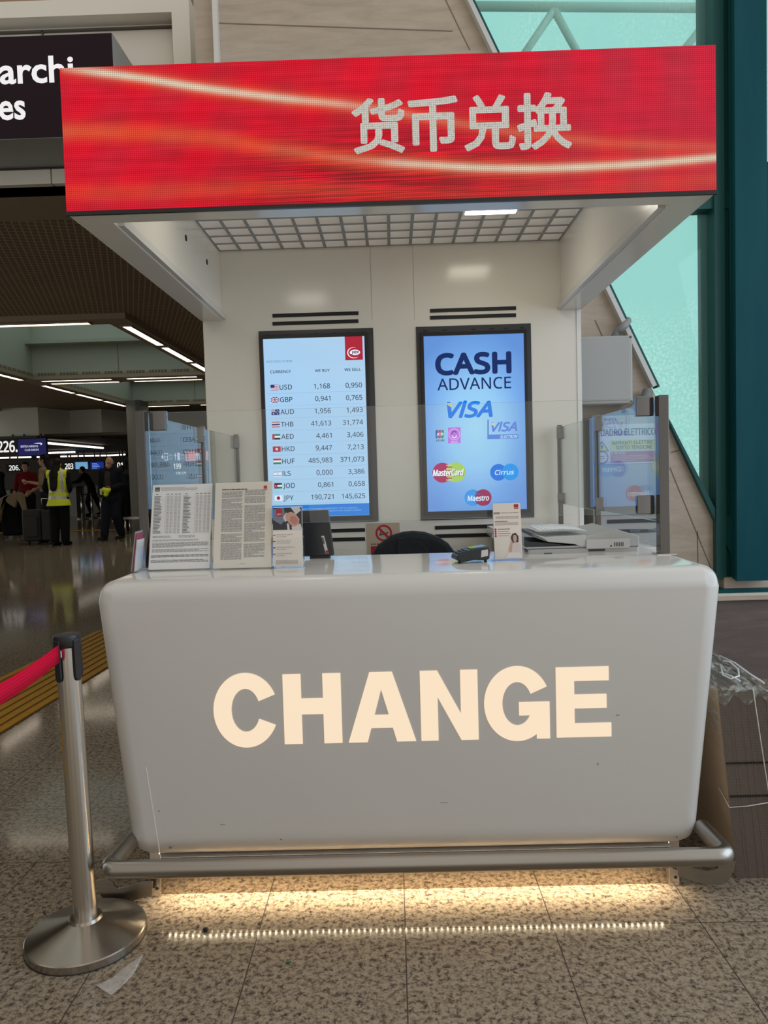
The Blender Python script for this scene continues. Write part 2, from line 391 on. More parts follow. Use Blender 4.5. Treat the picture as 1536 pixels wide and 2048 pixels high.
# white roof truss standing outside beyond the window
bm = B(); YT = 7.2
for a, b, r in (((900, 12), (1440, 16), .042), ((1108, 20), (1020, 150), .036), ((1108, 20), (1180, 150), .036), ((1425, 28), (1320, 160), .036)):
    tube(bm, [at(*a, YT), at(*b, YT)], r, 10)
solo('roof_truss', bm, mat('truss_white', (.96, .95, .90, 1), .5), 'white tubular roof truss seen faintly outside through the upper turquoise glass', 'truss')

# ------------------------------------------------------------------ hall on the left
YH = 5.2
ZC = at(60, 371, YH).z
xr = at(387, 60, YH).x
# front above the opening: cream panels in a frame
bm = B(); box(bm, -12, xr + .6, YH + .03, YH + .2, ZC, 7); struct('wall_left', bm, M_PANEL)
bm = B()
def hb(x0, x1, z0, z1, y0, y1, mi=0): box(bm, x0, x1, y0, y1, z0, z1, mi)
zz = lambda py: at(190, py, YH).z
xx = lambda px: at(px, 150, YH).x
hb(-12, xr, zz(16), zz(-60), YH - .02, YH + .03, 1)      # wood strip and above
hb(-12, xr, zz(48), zz(16), YH - .10, YH + .03)          # upper frame rail
hb(xx(356), xr, zz(330), zz(48), YH - .10, YH + .03)     # right frame stile
hb(xx(350), xx(356), zz(290), zz(48), YH - .03, YH + .03, 2)
hb(-12, xx(350), zz(58), zz(54), YH + .01, YH + .035, 2)
hb(xx(86), xx(88), zz(290), zz(54), YH + .01, YH + .035, 2)
hb(-12, xx(93), zz(331), zz(293), YH - .02, YH + .03)
hb(xx(96), xr, zz(331), zz(293), YH - .02, YH + .03)
hb(-12, xx(93), ZC, zz(338), YH - .02, YH + .03)
hb(xx(96), xr, ZC, zz(338), YH - .02, YH + .03)
hb(-12, xr, zz(338), zz(331), YH + .0, YH + .03, 2)
struct('trim_11', bm, [M_PANEL, M_WOODT, M_GAP])
Y1 = pz(60, 441, ZC).y
bm = B(); box(bm, -12, -.4, YH + .03, Y1, ZC, ZC + .1); struct('trim_12', bm, M_PANELD)
# mesh ceiling with coffers
C1 = dict(x1=pz(236, 646, ZC).x, y0=pz(120, 640, ZC).y, y1=pz(200, 748, ZC).y, x0=pz(21, 740, ZC).x)
G = C1['y0']; pitch = pz(240, 757, ZC).y - C1['y0']; ylen = C1['y1'] - C1['y0']
px_ = 7.2
rows = [(G + i * pitch, G + i * pitch + ylen) for i in range(2)]
cols = [(C1['x0'], C1['x1']), (C1['x0'] - px_, C1['x1'] - px_)]
YE = rows[-1][1] + .3
bm = B()
ycur = Y1
for (a, b) in rows:
    box(bm, -16, -.6, ycur, a, ZC, ZC + .05)
    xs = -.6
    for (x0, x1) in cols:
        box(bm, x1, xs, a, b, ZC, ZC + .05); xs = x0
    box(bm, -16, xs, a, b, ZC, ZC + .05); ycur = b
box(bm, -16, -.6, ycur, YE + 3, ZC, ZC + .05)
struct('ceiling', bm, M_CEIL)
k = 0
for (a, b) in rows:
    for (x0, x1) in cols:
        bm = B(); h = .62
        box(bm, x0 - .05, x0, a, b, ZC + .05, ZC + h); box(bm, x1, x1 + .05, a, b, ZC + .05, ZC + h)
        box(bm, x0, x1, a - .05, a, ZC + .05, ZC + h); box(bm, x0, x1, b, b + .05, ZC + .05, ZC + h)
        box(bm, x0, x1, b - .25, b, ZC + h - .06, ZC + h)
        box(bm, x0, x1, b + .0, b + .05, ZC + h, ZC + h + .5, 0); box(bm, x0 - .05, x0, a, b, ZC + h, ZC + h + .5, 0)
        box(bm, x1, x1 + .05, a, b, ZC + h, ZC + h + .5, 0); box(bm, x0, x1, a - .05, a, ZC + h, ZC + h + .5, 0)
        box(bm, x0 - .05, x1 + .05, a - .05, b + .05, ZC + h + .5, ZC + h + .55, 1)
        w = (x0 + x1) / 2
        box(bm, w - .004, w + .004, b - .004, b + .01, ZC + .05, ZC + h - .06, 2)
        k += 1; struct('trim_%d' % (12 + k), bm, [M_WELL, M_SKYL, M_GAP])
        bm = B(); d = .07; g = .30
        for q in ((x0 - g, x1 + g, a - g, a), (x0 - g, x1 + g, b, b + g), (x0 - g, x0, a, b), (x1, x1 + g, a, b)):
            box(bm, q[0], q[1], q[2], q[3], ZC - d, ZC + .004)
        struct('beam_%d' % k, bm, M_BEAM)
# lamp strips set into the coffer frames
def lamp(x0, x1, y0, y1, lab):
    t = thing('ceiling_light', lab, 'light', ((x0 + x1) / 2, (y0 + y1) / 2, ZC - .09), 'strip lights around the hall ceiling coffers')
    bm = B(); e = .02; z = ZC - .07
    for q in ((x0 - e, x1 + e, y0 - e, y0), (x0 - e, x1 + e, y1, y1 + e), (x0 - e, x0, y0, y1), (x1, x1 + e, y0, y1)): box(bm, q[0], q[1], q[2], q[3], z - .02, z)
    obj('frame', bm, M_BEAM, t)
    bm = B(); box(bm, x0, x1, y0, y1, z - .012, z); obj('diffuser', bm, M_LAMP, t)
for ri, (a, b) in enumerate(rows):
    x0, x1 = cols[0]; d = ['nearest', 'second'][ri]
    L = x1 - x0; D = b - a
    for side, xa in (('right', x1 + .12), ('left', x0 - .22)):
        for j in range(3):
            y0 = a + .1 + j * D / 3; lamp(xa, xa + .10, y0, y0 + D / 3 - .2, 'lit strip light on the %s edge of the %s ceiling coffer, %s of three' % (side, d, ['nearest', 'middle', 'farthest'][j]))
    for side, ya in (('near', a - .2), ('far', b + .1)):
        for j in range(2):
            xa = x0 + .1 + j * L / 2; lamp(xa, xa + L / 2 - .3, ya, ya + .10, 'lit strip light along the %s edge of the %s ceiling coffer, %s half' % (side, d, ['left', 'right'][j]))
# unseen wall added to block light from the left, then the hall's closing walls
bm = B(); box(bm, -6.3, -6, -3.4, YH - .05, 0, 4.2); struct('wall_left_light_block', bm, M_HALLW)
bm = B(); box(bm, -.6, -.4, YW + .25, 38, 0, 7); struct('wall_hall_right', bm, M_HALLW)
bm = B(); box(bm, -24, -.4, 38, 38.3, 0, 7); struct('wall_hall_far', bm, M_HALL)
# bulkhead over the check-in zone and the dark low ceiling behind it
ZL = at(60, 872, YE).z
bm = B()
pts = [at(-600, 872, YE + 2), at(-60, 872, YE), at(78, 872, YE), at(142, 877, YE + 1.2), at(205, 877, YE + 1.0), at(290, 877, YE + 2.5), at(700, 877, YE + 2.5)]
for i, (a, b) in enumerate(zip(pts, pts[1:])):
    a = Vector((a.x, a.y, ZL)); b = Vector((b.x, b.y, ZL)); h = ZC + .6 - ZL
    prism(bm, [a, b, b + Vector((0, 0, h)), a + Vector((0, 0, h))], (0, .15, 0), 0)
    a2, b2 = a - Vector((0, .12, .06)), b - Vector((0, .12, .06))
    prism(bm, [a2, b2, b2 + Vector((0, 0, .06)), a2 + Vector((0, 0, .06))], (0, .3, 0), 1)
struct('wall_hall_bulkhead', bm, [M_FASC, M_HALL])
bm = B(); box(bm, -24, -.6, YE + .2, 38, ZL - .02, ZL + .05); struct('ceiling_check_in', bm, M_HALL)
# grey pillar
bm = B(); a = at(256, 900, 19); b = at(276, 900, 19); box(bm, a.x, b.x, 19, 19.6, 0, ZC); box(bm, b.x, b.x + .12, 18.95, 19.6, 0, ZC, 1); struct('pillar', bm, [mat('grey_pillar', (.16, .155, .14, 1), .5), M_HALL])

# tactile paving strips
M_TACT = mat('yellow_tactile', (.40, .20, .03, 1), .6, 0, .1); n = N(M_TACT)
n.base(n.mix(n.noise(n.coord(), 30, 4), (.34, .165, .012, 1), (.58, .31, .03, 1)))
M_TACTD = mat('tactile_groove', (.13, .065, .012, 1), .7)
def tactile(a, b, w, label, ribs=9):
    a, b = Vector(a), Vector(b); d = (b - a); L = d.length; d.normalize(); s = Vector((-d.y, d.x, 0)); bm = B()
    prism(bm, [a - s * w / 2 + Vector((0, 0, .001)), b - s * w / 2 + Vector((0, 0, .001)), b + s * w / 2 + Vector((0, 0, .001)), a + s * w / 2 + Vector((0, 0, .001))], (0, 0, .003), 1)
    for i in range(ribs):
        c = (i + .5) / ribs * w - w / 2; hw = w / ribs * .36
        prism(bm, [a + s * (c - hw) + Vector((0, 0, .003)), b + s * (c - hw) + Vector((0, 0, .003)), b + s * (c + hw) + Vector((0, 0, .003)), a + s * (c + hw) + Vector((0, 0, .003))], (0, 0, .005), 0)
    return solo('tactile_strip', bm, [M_TACT, M_TACTD], label, 'tactile paving')
e1, e2 = pz(0, 1470), pz(205, 1343); u1, u2 = pz(100, 1318), pz(190, 1264)
d = (e2 - e1).normalized(); s = Vector((-d.y, d.x, 0)); w = abs((u2 - e2).dot(s)); c = (e1 + s * w / 2) if (u2 - e2).dot(s) > 0 else (e1 - s * w / 2)
tactile(c - d * 1.6, c + d * 2.6, w, 'broad ribbed yellow tactile strip running diagonally past the stanchion')
a = pz(140, 1062); b = pz(300, 1061); tactile((-11, a.y, 0), (-.7, a.y, 0), .35, 'thin yellow tactile strip far across the hall floor by the walking man', 4)
# ------------------------------------------------------------------ kiosk shell
YF, YB = 2.45, 4.15
kx0 = (at(118, 130, YF).x + at(130, 425, YF).x) / 2; kx1 = (at(1432, 92, YF).x + at(1436, 388, YF).x) / 2
kzb = (at(130, 425, YF).z + at(1436, 388, YF).z) / 2; kzt = (at(118, 130, YF).z + at(1432, 92, YF).z) / 2
bx0 = at(404, 800, YB).x; bx1 = at(1172, 800, YB).x
zg = at(785, 490, YB).z                                   # louvre ceiling height
xc = (kx0 + kx1) / 2
K = thing('exchange_kiosk', 'white currency exchange kiosk shell with canopy on the granite floor', 'kiosk', (xc, YB, 0))
bm = B(); bbox(bm, kx0 + .01, kx1 - .01, YB, YB + .16, 0, kzt - .05, .008); obj('back_panel', bm, M_WHITE, K, smooth=40)
M_PJ = mat('panel_joint', (.40, .38, .35, 1), .6)
for px in (742, 827):
    bm = B(); x = at(px, 560, YB).x; box(bm, x - .0008, x + .0008, YB - .0012, YB + .01, at(px, 640, YB).z, zg); obj('panel_joint', bm, M_PJ, K)
T = .118
for nm, a, b, s in (('side_panel', kx0, kx0 + T, 1), ('side_panel', kx1 - T, kx1, -1)):
    bm = B(); bbox(bm, a, b, YF + .1, YB, kzb, kzt - .05, .006)
    obj(nm, bm, M_WHITE, K, smooth=40)
    bm = B(); xi = b if s > 0 else a
    box(bm, min(xi, xi + s * .022), max(xi, xi + s * .022), YF + .14, YB - .004, kzb + .004, kzb + .018); box(bm, min(xi, xi + s * .006), max(xi, xi + s * .006), YF + .14, YB - .004, kzb + .018, kzb + .05)
    obj('edge_rail', bm, M_TRIM, K)
# screw holes in the left panel
xl = kx0 + T
for px, py in ((372, 476), (414, 524)):
    d_ = ray(px, py); t_ = (xl + .001) / d_.x; p = Vector((xl + .001, d_.y * t_, CAMZ + d_.z * t_))
    bm = B(); cyl(bm, p - Vector((.001, 0, 0)), p + Vector((.0015, 0, 0)), .014, n=16); obj('cable_hole', bm, M_SLOT, K)
# louvre ceiling
bm = B(); cw = (kx1 - kx0 - 2 * T) / 16; y = YF + .1; z0, z1 = zg, zg + .085
for i in range(17):
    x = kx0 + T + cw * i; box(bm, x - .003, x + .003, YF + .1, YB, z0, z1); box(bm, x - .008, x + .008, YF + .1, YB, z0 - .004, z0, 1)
ny = 13
for j in range(ny + 1):
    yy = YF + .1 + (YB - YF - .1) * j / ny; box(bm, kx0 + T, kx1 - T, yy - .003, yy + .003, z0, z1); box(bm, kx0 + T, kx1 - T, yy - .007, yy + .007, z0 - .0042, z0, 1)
obj('louvre_grille', bm, [mat('louvre', (.86, .82, .78, 1), .35), mat('louvre_edge_shade', (.33, .325, .315, 1), .4)], K)  # darker second colour paints the shade on the down-facing fin edges
for (lx, ly) in ((.505, 3.57), (-.56, 2.98)):
    bm = B(); box(bm, lx - .135, lx + .135, ly - .135, ly + .135, zg - .004, zg + .05); l = obj('ceiling_lamp', bm, M_TRIM, K)
    bm = B(); box(bm, lx - .12, lx + .12, ly - .12, ly + .12, zg - .008, zg - .004); obj('lamp_diffuser', bm, M_LAMPK, l)
# vent slots above and below the screens
for pa, pb, pys in ((545, 717, (629, 645)), (860, 1032, (619, 633))):
    for py in pys:
        a, b = at(pa, py + 2, YB), at(pb, py - 2, YB); z = (a.z + b.z) / 2
        bm = B(); box(bm, a.x, b.x, YB - .003, YB + .004, z - .010, z + .010); obj('vent_slot', bm, M_SLOT, K)
for pa, pb, pys in ((560, 730, (1062, 1080)), (870, 1040, (1053, 1070))):
    for py in pys:
        a, b = at(pa, py + 2, YB), at(pb, py - 2, YB); z = (a.z + b.z) / 2
        bm = B(); box(bm, a.x, b.x, YB - .003, YB + .004, z - .010, z + .010); obj('vent_slot', bm, M_SLOT, K)
# pale corner strip down the right edge
bm = B(); box(bm, kx1 - .034, kx1 - .01, YB - .004, YB + .004, 0, kzb); obj('corner_strip', bm, mat('pale_strip', (.80, .80, .78, 1), .15), K)

# ------------------------------------------------------------------ LED sign on the canopy front
M_LED = mat('led_display', (.004, .001, .001, 1), .5, 0, .2); n = N(M_LED); uv = n.sep(n.coord('UV')); U, V = uv[0], uv[1]
def streak(pts, wid, inten):
    yc = n.curve(U, pts); d = n.m_('DIVIDE', n.m_('SUBTRACT', V, yc), wid)
    g = n.m_('EXPONENT', n.m_('MULTIPLY', n.m_('MULTIPLY', d, d), -1.0)); return n.m_('MULTIPLY', g, n.curve(U, inten))
A = [(0, 0.0), (.12, .085), (.21, .165), (.335, .258), (.457, .337), (.6, .47), (.82, .64), (1, .70)]
Bp = [(0, .44), (.21, .512), (.335, .62), (.457, .71), (.555, .757), (.67, .80), (.806, .81), (1, .775)]
Cp = [(0, .865), (.14, .88), (.31, .885), (.6, .97), (1, .93)]
Dp = [(0, .2), (.3, .28), (.5, .12), (.7, .30), (1, .42)]
a1 = streak(A, .026, [(0, .0), (.03, .6), (.1, 1.0), (.25, .95), (.38, .7), (.5, .25), (.6, .12), (1, .05)])
a2 = streak(A, .055, [(0, .1), (.12, .5), (.4, .55), (.55, .4), (.85, .4), (1, .2)])
b1 = streak(Bp, .026, [(0, .02), (.3, .02), (.45, .18), (.56, .85), (1, .95)])
b2 = streak(Bp, .06, [(0, .6), (.3, .5), (.5, .6), (.7, .55), (1, .25)])
c1 = streak(Cp, .06, [(0, .28), (.3, .30), (.6, .15), (1, .3)])
wv = n.noise(n.mapv(n.coord('UV'), (2.2, 9, 1), ro=(0, 0, .28)), 2.2, 3, .5, .6)
wv2 = n.noise(n.mapv(n.coord('UV'), (4, 34, 1), ro=(0, 0, .42)), 2.0, 2, .5)
dark = n.m_('MULTIPLY', n.ramp(V, [(.3, (0, 0, 0, 1)), (.75, (1, 1, 1, 1))]), n.curve(U, [(0, 0), (.2, .15), (.45, 1), (.65, .85), (.85, .2), (1, .1)]))
col = n.mix(n.ramp(wv, [(.35, (0, 0, 0, 1)), (.7, (1, 1, 1, 1))]), (.66, .003, .020, 1), (.82, .007, .032, 1))
col = n.mix(n.m_('MULTIPLY', dark, n.ramp(wv2, [(.42, (0, 0, 0, 1)), (.56, (1, 1, 1, 1))])), col, (.30, .006, .012, 1))
rgt = n.curve(U, [(0, 0), (.5, .0), (.85, .55), (1, .75)])
col = n.mix(n.m_('MULTIPLY', rgt, .6), col, (.55, .028, .070, 1))
og = n.m_('MINIMUM', n.m_('ADD', n.m_('ADD', a2, b2), c1), 1.0)
col = n.mix(og, col, (.88, .135, .035, 1))
wh = n.m_('MINIMUM', n.m_('ADD', a1, b1), 1.0)
col = n.mix(wh, col, (.80, .66, .48, 1))
tu = n.m_('FRACT', n.m_('MULTIPLY', U, 320)); tv = n.m_('FRACT', n.m_('MULTIPLY', V, 72))
gx = n.m_('MULTIPLY_ADD', n.m_('PINGPONG', tu, .5), 1.0, .62); gy = n.m_('MULTIPLY_ADD', n.m_('PINGPONG', tv, .5), 1.0, .62)
n.emis(col, n.m_('MULTIPLY', n.m_('MULTIPLY', gx, gy), 1.08))
S = thing('led_sign', 'long red LED sign with white Chinese lettering across the kiosk canopy front', 'sign', (xc, YF, kzb))
bm = B(); bbox(bm, kx0, kx1, YF + .006, YF + .1, kzb, kzt, .003, 1); obj('cabinet', bm, M_WHITE, S)
bm = B(); box(bm, kx0 - .001, kx1 + .001, YF + .001, YF + .012, kzb - .004, kzb + .008); obj('lower_edge', bm, M_BLACK, S)
bm = B(); uvl = bm.loops.layers.uv.new('UVMap')
f = poly(bm, [(kx0 + .003, YF, kzb + .008), (kx1 - .003, YF, kzb + .008), (kx1 - .003, YF, kzt - .003), (kx0 + .003, YF, kzt - .003)])
for lp, q in zip(f.loops, ((0, 1), (1, 1), (1, 0), (0, 0))): lp[uvl].uv = q
g = bmesh.ops.extrude_face_region(bm, geom=[f]); 
for v in [e for e in g['geom'] if isinstance(e, bmesh.types.BMVert)]: v.co.y += .006
obj('display_face', bm, M_LED, S)
M_LEDW = mat('led_letters', (.01, .01, .01, 1), .5, 0, .2); n = N(M_LEDW); X, Y_, Z = n.sep(n.coord())
q = n.noise(n.coord(), 160, 2, .6)
c = n.ramp(q, [(.35, (.50, .45, .40, 1)), (.5, (.62, .62, .52, 1)), (.65, (.58, .55, .57, 1))])
tri3 = lambda c_, p_: n.m_('MULTIPLY_ADD', n.m_('PINGPONG', n.m_('DIVIDE', c_, p_), .5), .7, .72)
n.emis(c, n.m_('MULTIPLY', n.m_('MULTIPLY', tri3(X, .0067), tri3(Z, .0067)), 1.05))
bm = B()
for ch, (xa, xb, ya, yb) in zip('\u8d27\u5e01\u5151\u6362', ((705, 808, 196, 308), (817, 915, 193, 304), (929, 1030, 190, 302), (1035, 1143, 185, 300))):
    p0, p1 = at(xa, yb, YF - .002), at(xb, ya, YF - .002)
    rr = 2.6 * YF / F; zlo, zhi = at((xa + xb) / 2, yb, YF).z, at((xa + xb) / 2, ya, YF).z
    for k in range(13):                                   # bold weight: the strokes widened all round
        ox, oz = (0, 0) if k == 12 else (rr * math.cos(k * math.pi / 6), rr * math.sin(k * math.pi / 6))
        text(bm, ch, 0, 0, YF - .002 - k * .00004, 1, fit=(p0.x + rr + ox, p1.x - rr + ox, zlo + rr + oz, zhi - rr + oz), plain=True)
obj('lettering', bm, M_LEDW, S, label='white Chinese characters')

# ------------------------------------------------------------------ display screens
E = {}
def em(r, g, b, s=1.0):
    k = (r, g, b, s)
    if k not in E: E[k] = emit('screen_%d_%d_%d' % (r, g, b), srgb(r, g, b), s)
    return E[k]
class Sheet:
    """flat artwork on a screen or a printed sheet, one mesh with a slot per colour"""
    def __init__(s, mk): s.bm = B(); s.ms = []; s.mk = mk
    def i(s, c):
        m = s.mk(c)
        if m not in s.ms: s.ms.append(m)
        return s.ms.index(m)
class Map:
    def __init__(s, x0, x1, zt, zb, Y): s.x0, s.w, s.zt, s.h, s.Y = x0, x1 - x0, zt, zt - zb, Y
    def x(s, u): return s.x0 + u * s.w
    def z(s, v): return s.zt - v * s.h

YS = YB - .012
def screen(outer, lit, label):
    ox0, ox1, oz0, oz1 = outer; lx0, lx1, lz0, lz1 = lit
    t = thing('display_screen', label, 'screen', ((ox0 + ox1) / 2, YB, oz0), None)
    bm = B(); th = .018
    for q in ((ox0, ox1, lz1 + .018, oz1), (ox0, ox1, oz0, lz0 - .014), (ox0, lx0 - .016, lz0 - .014, lz1 + .018), (lx1 + .016, ox1, lz0 - .014, lz1 + .018)):
        box(bm, q[0], q[1], YB - .008, YB, q[2], q[3])
    obj('surround', bm, M_DGREY, t, bevel=.001)
    bm = B()
    for q in ((lx0 - .018, lx1 + .018, lz1, lz1 + .02), (lx0 - .018, lx1 + .018, lz0 - .016, lz0), (lx0 - .018, lx0, lz0, lz1), (lx1, lx1 + .018, lz0, lz1)):
        box(bm, q[0], q[1], YB - .022, YB, q[2], q[3])
    obj('bezel', bm, M_BLACK, t, bevel=.001)
    for i, u in enumerate((.08, .25, .5, .66, .78, .92)):
        bm = B(); x = ox0 + (ox1 - ox0) * u; box(bm, x - .012, x + .012, YB - .0095, YB - .008, oz1 - .026, oz1 - .020); obj('mounting_slot', bm, M_SLOT, t)
    return t
# left: exchange rates
def P1(x, y):                        # point of the close view of the left screen -> frame pixels
    return 490 + x / 4.876, 640 + y / 4.876
def wz(fn, x, y, Y): return at(*fn(x, y), Y)
a = wz(P1, 211, 1050, YB); b = wz(P1, 1190, 1030, YB); top = wz(P1, 680, 176, YB); bot = wz(P1, 720, 1915, YB)
o0 = wz(P1, 162, 900, YB); o1 = wz(P1, 1276, 1000, YB); ot = wz(P1, 690, 95, YB); ob = wz(P1, 730, 1975, YB)
L1 = (a.x, b.x, bot.z, top.z)
sc1 = screen((o0.x, o1.x, ob.z, ot.z), L1, 'left wall screen listing exchange rates with small flags')
mp = Map(a.x, b.x, top.z, bot.z, YS)
M_SCR1 = mat('rates_display', (.01, .012, .015, 1), .12, 0, .5); n = N(M_SCR1); X, Y_, Z = n.sep(n.coord('UV'))
n.emis(n.ramp(n.m_('ADD', n.m_('MULTIPLY', X, .35), n.m_('MULTIPLY', Y_, .65)), [(0, srgb(172, 212, 243)), (.5, srgb(166, 208, 244)), (1, srgb(174, 210, 238))]), .95)
def scr_face(t, L, m):
    bm = B(); l = bm.loops.layers.uv.new('UVMap'); x0, x1, z0, z1 = L
    f = poly(bm, [(x0, YS, z0), (x1, YS, z0), (x1, YS, z1), (x0, YS, z1)])
    for lp, q in zip(f.loops, ((0, 0), (1, 0), (1, 1), (0, 1))): lp[l].uv = q
    g = bmesh.ops.extrude_face_region(bm, geom=[f])
    for v in [e for e in g['geom'] if isinstance(e, bmesh.types.BMVert)]: v.co.y += .012
    return obj('display_face', bm, m, t)
f1 = scr_face(sc1, L1, M_SCR1)
s = Sheet(lambda c: em(*c)); INK = (28, 42, 66); YT_ = YS - .0008
def R_(u0, u1, v0, v1, c, dy=0): rect(s.bm, mp.x(u0), mp.x(u1), mp.z(v1), mp.z(v0), YT_ - dy, s.i(c))
def T_(body, u, v, cap, c=INK, al='L', off=0.0, w=None, shear=0, dy=.0004): text(s.bm, body, mp.x(u), mp.z(v) - cap * mp.h / 2, YT_ - dy, cap * mp.h, s.i(c), al, None if w is None else w * mp.w, off, shear)
T_('03/01/2025 13:18:45', .022, .125, .0105, (80, 96, 118), w=.258)
T_('CURRENCY', .06, .183, .0145, INK, off=.014, w=.205); T_('WE BUY', .648, .183, .0145, INK, 'R', off=.014, w=.145); T_('WE SELL', .955, .183, .0145, INK, 'R', off=.014, w=.16)
rates = [('USD', '1,168', '0,950'), ('GBP', '0,941', '0,765'), ('AUD', '1,956', '1,493'), ('THB', '41,613', '31,774'), ('AED', '4,461', '3,406'),
         ('HKD', '9,447', '7,213'), ('HUF', '485,983', '371,073'), ('ILS', '0,000', '3,386'), ('JOD', '0,861', '0,658'), ('JPY', '190,721', '145,625')]
RD, WHT, BL = (176, 38, 58), (226, 236, 250), (30, 48, 110)
for i, (c, b_, s_) in enumerate(rates):
    v = .2695 + i * .0689; T_(c, .147, v, .0265, INK, off=.008); T_(b_, .646, v, .0265, INK, 'R', off=.006); T_(s_, .962, v, .0265, INK, 'R', off=.006)
    R_(.02, .98, v + .0335, v + .0347, (136, 174, 208))
    u0, u1, h = .057, .136, .0155; v0, v1 = v - h, v + h; W_ = u1 - u0; H_ = 2 * h
    bars = lambda cs: [R_(u0, u1, v0 + H_ * k / len(cs), v0 + H_ * (k + 1) / len(cs), q) for k, q in enumerate(cs)]
    if c == 'USD':
        bars([RD, WHT, RD, WHT, RD, WHT, RD, WHT, RD]); R_(u0, u0 + W_ * .5, v0, v0 + H_ * .56, BL, .0003)
    elif c == 'GBP' or c == 'AUD':
        R_(u0, u1, v0, v1, BL)
        k = 1 if c == 'GBP' else .5
        x0, x1, z0, z1 = mp.x(u0), mp.x(u0 + W_ * k), mp.z(v0 + H_ * k), mp.z(v0)
        for (pa, pb) in (((x0, z0), (x1, z1)), ((x0, z1), (x1, z0))):
            dx, dz = pb[0] - pa[0], pb[1] - pa[1]; l = math.hypot(dx, dz); ox, oz = -dz / l * .0022 * k, dx / l * .0022 * k
            poly(s.bm, [(pa[0] - ox, YT_ - .0003, pa[1] - oz), (pb[0] - ox, YT_ - .0003, pb[1] - oz), (pb[0] + ox, YT_ - .0003, pb[1] + oz), (pa[0] + ox, YT_ - .0003, pa[1] + oz)], s.i(WHT))
        R_(u0 + W_ * k * .40, u0 + W_ * k * .60, v0, v0 + H_ * k, WHT, .0005); R_(u0, u0 + W_ * k, v0 + H_ * k * .34, v0 + H_ * k * .66, WHT, .0005)
        R_(u0 + W_ * k * .445, u0 + W_ * k * .555, v0, v0 + H_ * k, RD, .0008); R_(u0, u0 + W_ * k, v0 + H_ * k * .41, v0 + H_ * k * .59, RD, .0008)
        if c == 'AUD':
            for q, r in (((.25, .76), .0032), ((.75, .2), .002), ((.75, .82), .002), ((.62, .48), .002), ((.88, .45), .002)): disc(s.bm, (mp.x(u0 + W_ * q[0]), YT_ - .0006, mp.z(v0 + H_ * q[1])), r, 7, s.i(WHT))
    elif c == 'THB': bars([RD, WHT, BL, BL, WHT, RD])
    elif c == 'AED': bars([(20, 120, 80), WHT, (24, 28, 34)]); R_(u0, u0 + W_ * .28, v0, v1, RD, .0004)
    elif c == 'HKD':
        R_(u0, u1, v0, v1, RD)
        for k in range(5):
            t_ = math.radians(90 + 72 * k); disc(s.bm, (mp.x((u0 + u1) / 2) + .0045 * math.cos(t_), YT_ - .0004, mp.z(v) + .0045 * math.sin(t_)), .003, 8, s.i(WHT))
    elif c == 'HUF': bars([(180, 50, 70), WHT, (40, 120, 85)])
    elif c == 'ILS':
        bars([WHT, (60, 90, 190), WHT, WHT, WHT, WHT, (60, 90, 190), WHT]); ringd(s.bm, (mp.x((u0 + u1) / 2), YT_ - .0004, mp.z(v)), .003, .0045, 6, s.i((60, 90, 190)))
    elif c == 'JOD':
        bars([(24, 28, 34), WHT, (20, 110, 75)]); poly(s.bm, [(mp.x(u0), YT_ - .0004, mp.z(v0)), (mp.x(u0), YT_ - .0004, mp.z(v1)), (mp.x(u0 + W_ * .5), YT_ - .0004, mp.z(v))], s.i(RD))
        disc(s.bm, (mp.x(u0 + W_ * .17), YT_ - .0007, mp.z(v)), .0022, 7, s.i(WHT))
    else: R_(u0, u1, v0, v1, WHT); disc(s.bm, (mp.x((u0 + u1) / 2), YT_ - .0004, mp.z(v)), .0095, 20, s.i((150, 20, 60)))
R_(0, 1, .932, 1, (22, 122, 214)); R_(0, 1, .9975, 1, (70, 160, 230), .0003)
T_('valore di messaggio pubblicitario. Per le condizioni', .88, .955, .0085, (150, 200, 245), 'R', w=.56); T_('informativo e nei cartelli cambio', .92, .969, .0085, (150, 200, 245), 'R', w=.40)
def yex(bm, cx, cz, Y, w, iw, ib=None):
    """white swoosh ring with the yex letters"""
    for k in range(26):
        t0, t1 = math.radians(70 + k * 9.2), math.radians(70 + (k + 1) * 9.2); th = lambda q: .075 * w * math.sin(math.pi * q) + .01 * w
        P_ = []
        for t_, q, sg in ((t0, k / 26, 1), (t1, (k + 1) / 26, 1), (t1, (k + 1) / 26, -1), (t0, k / 26, -1)):
            r = 1 + sg * th(q) / w; P_.append((cx + .5 * w * r * math.cos(t_) - .02 * w * math.sin(t_), Y, cz + .42 * w * r * math.sin(t_)))
        poly(bm, P_, iw)
    if ib is not None:
        disc(bm, (cx + .08 * w, Y - .0003, cz + .02 * w), .42 * w, 28, iw, .22 * w)
        text(bm, 'yex', cx + .1 * w, cz - .06 * w, Y - .0006, .26 * w, ib, 'C', .62 * w, .03, .25)
    else: text(bm, 'yex', cx + .08 * w, cz - .10 * w, Y - .0003, .34 * w, iw, 'C', .78 * w, .03, .25)
R_(.806, .980, 0, .130, (172, 36, 56)); yex(s.bm, mp.x(.893), mp.z(.09), YT_ - .0005, .068, s.i((238, 240, 248)), s.i((70, 60, 110)))
obj('rate_table', s.bm, s.ms, f1)

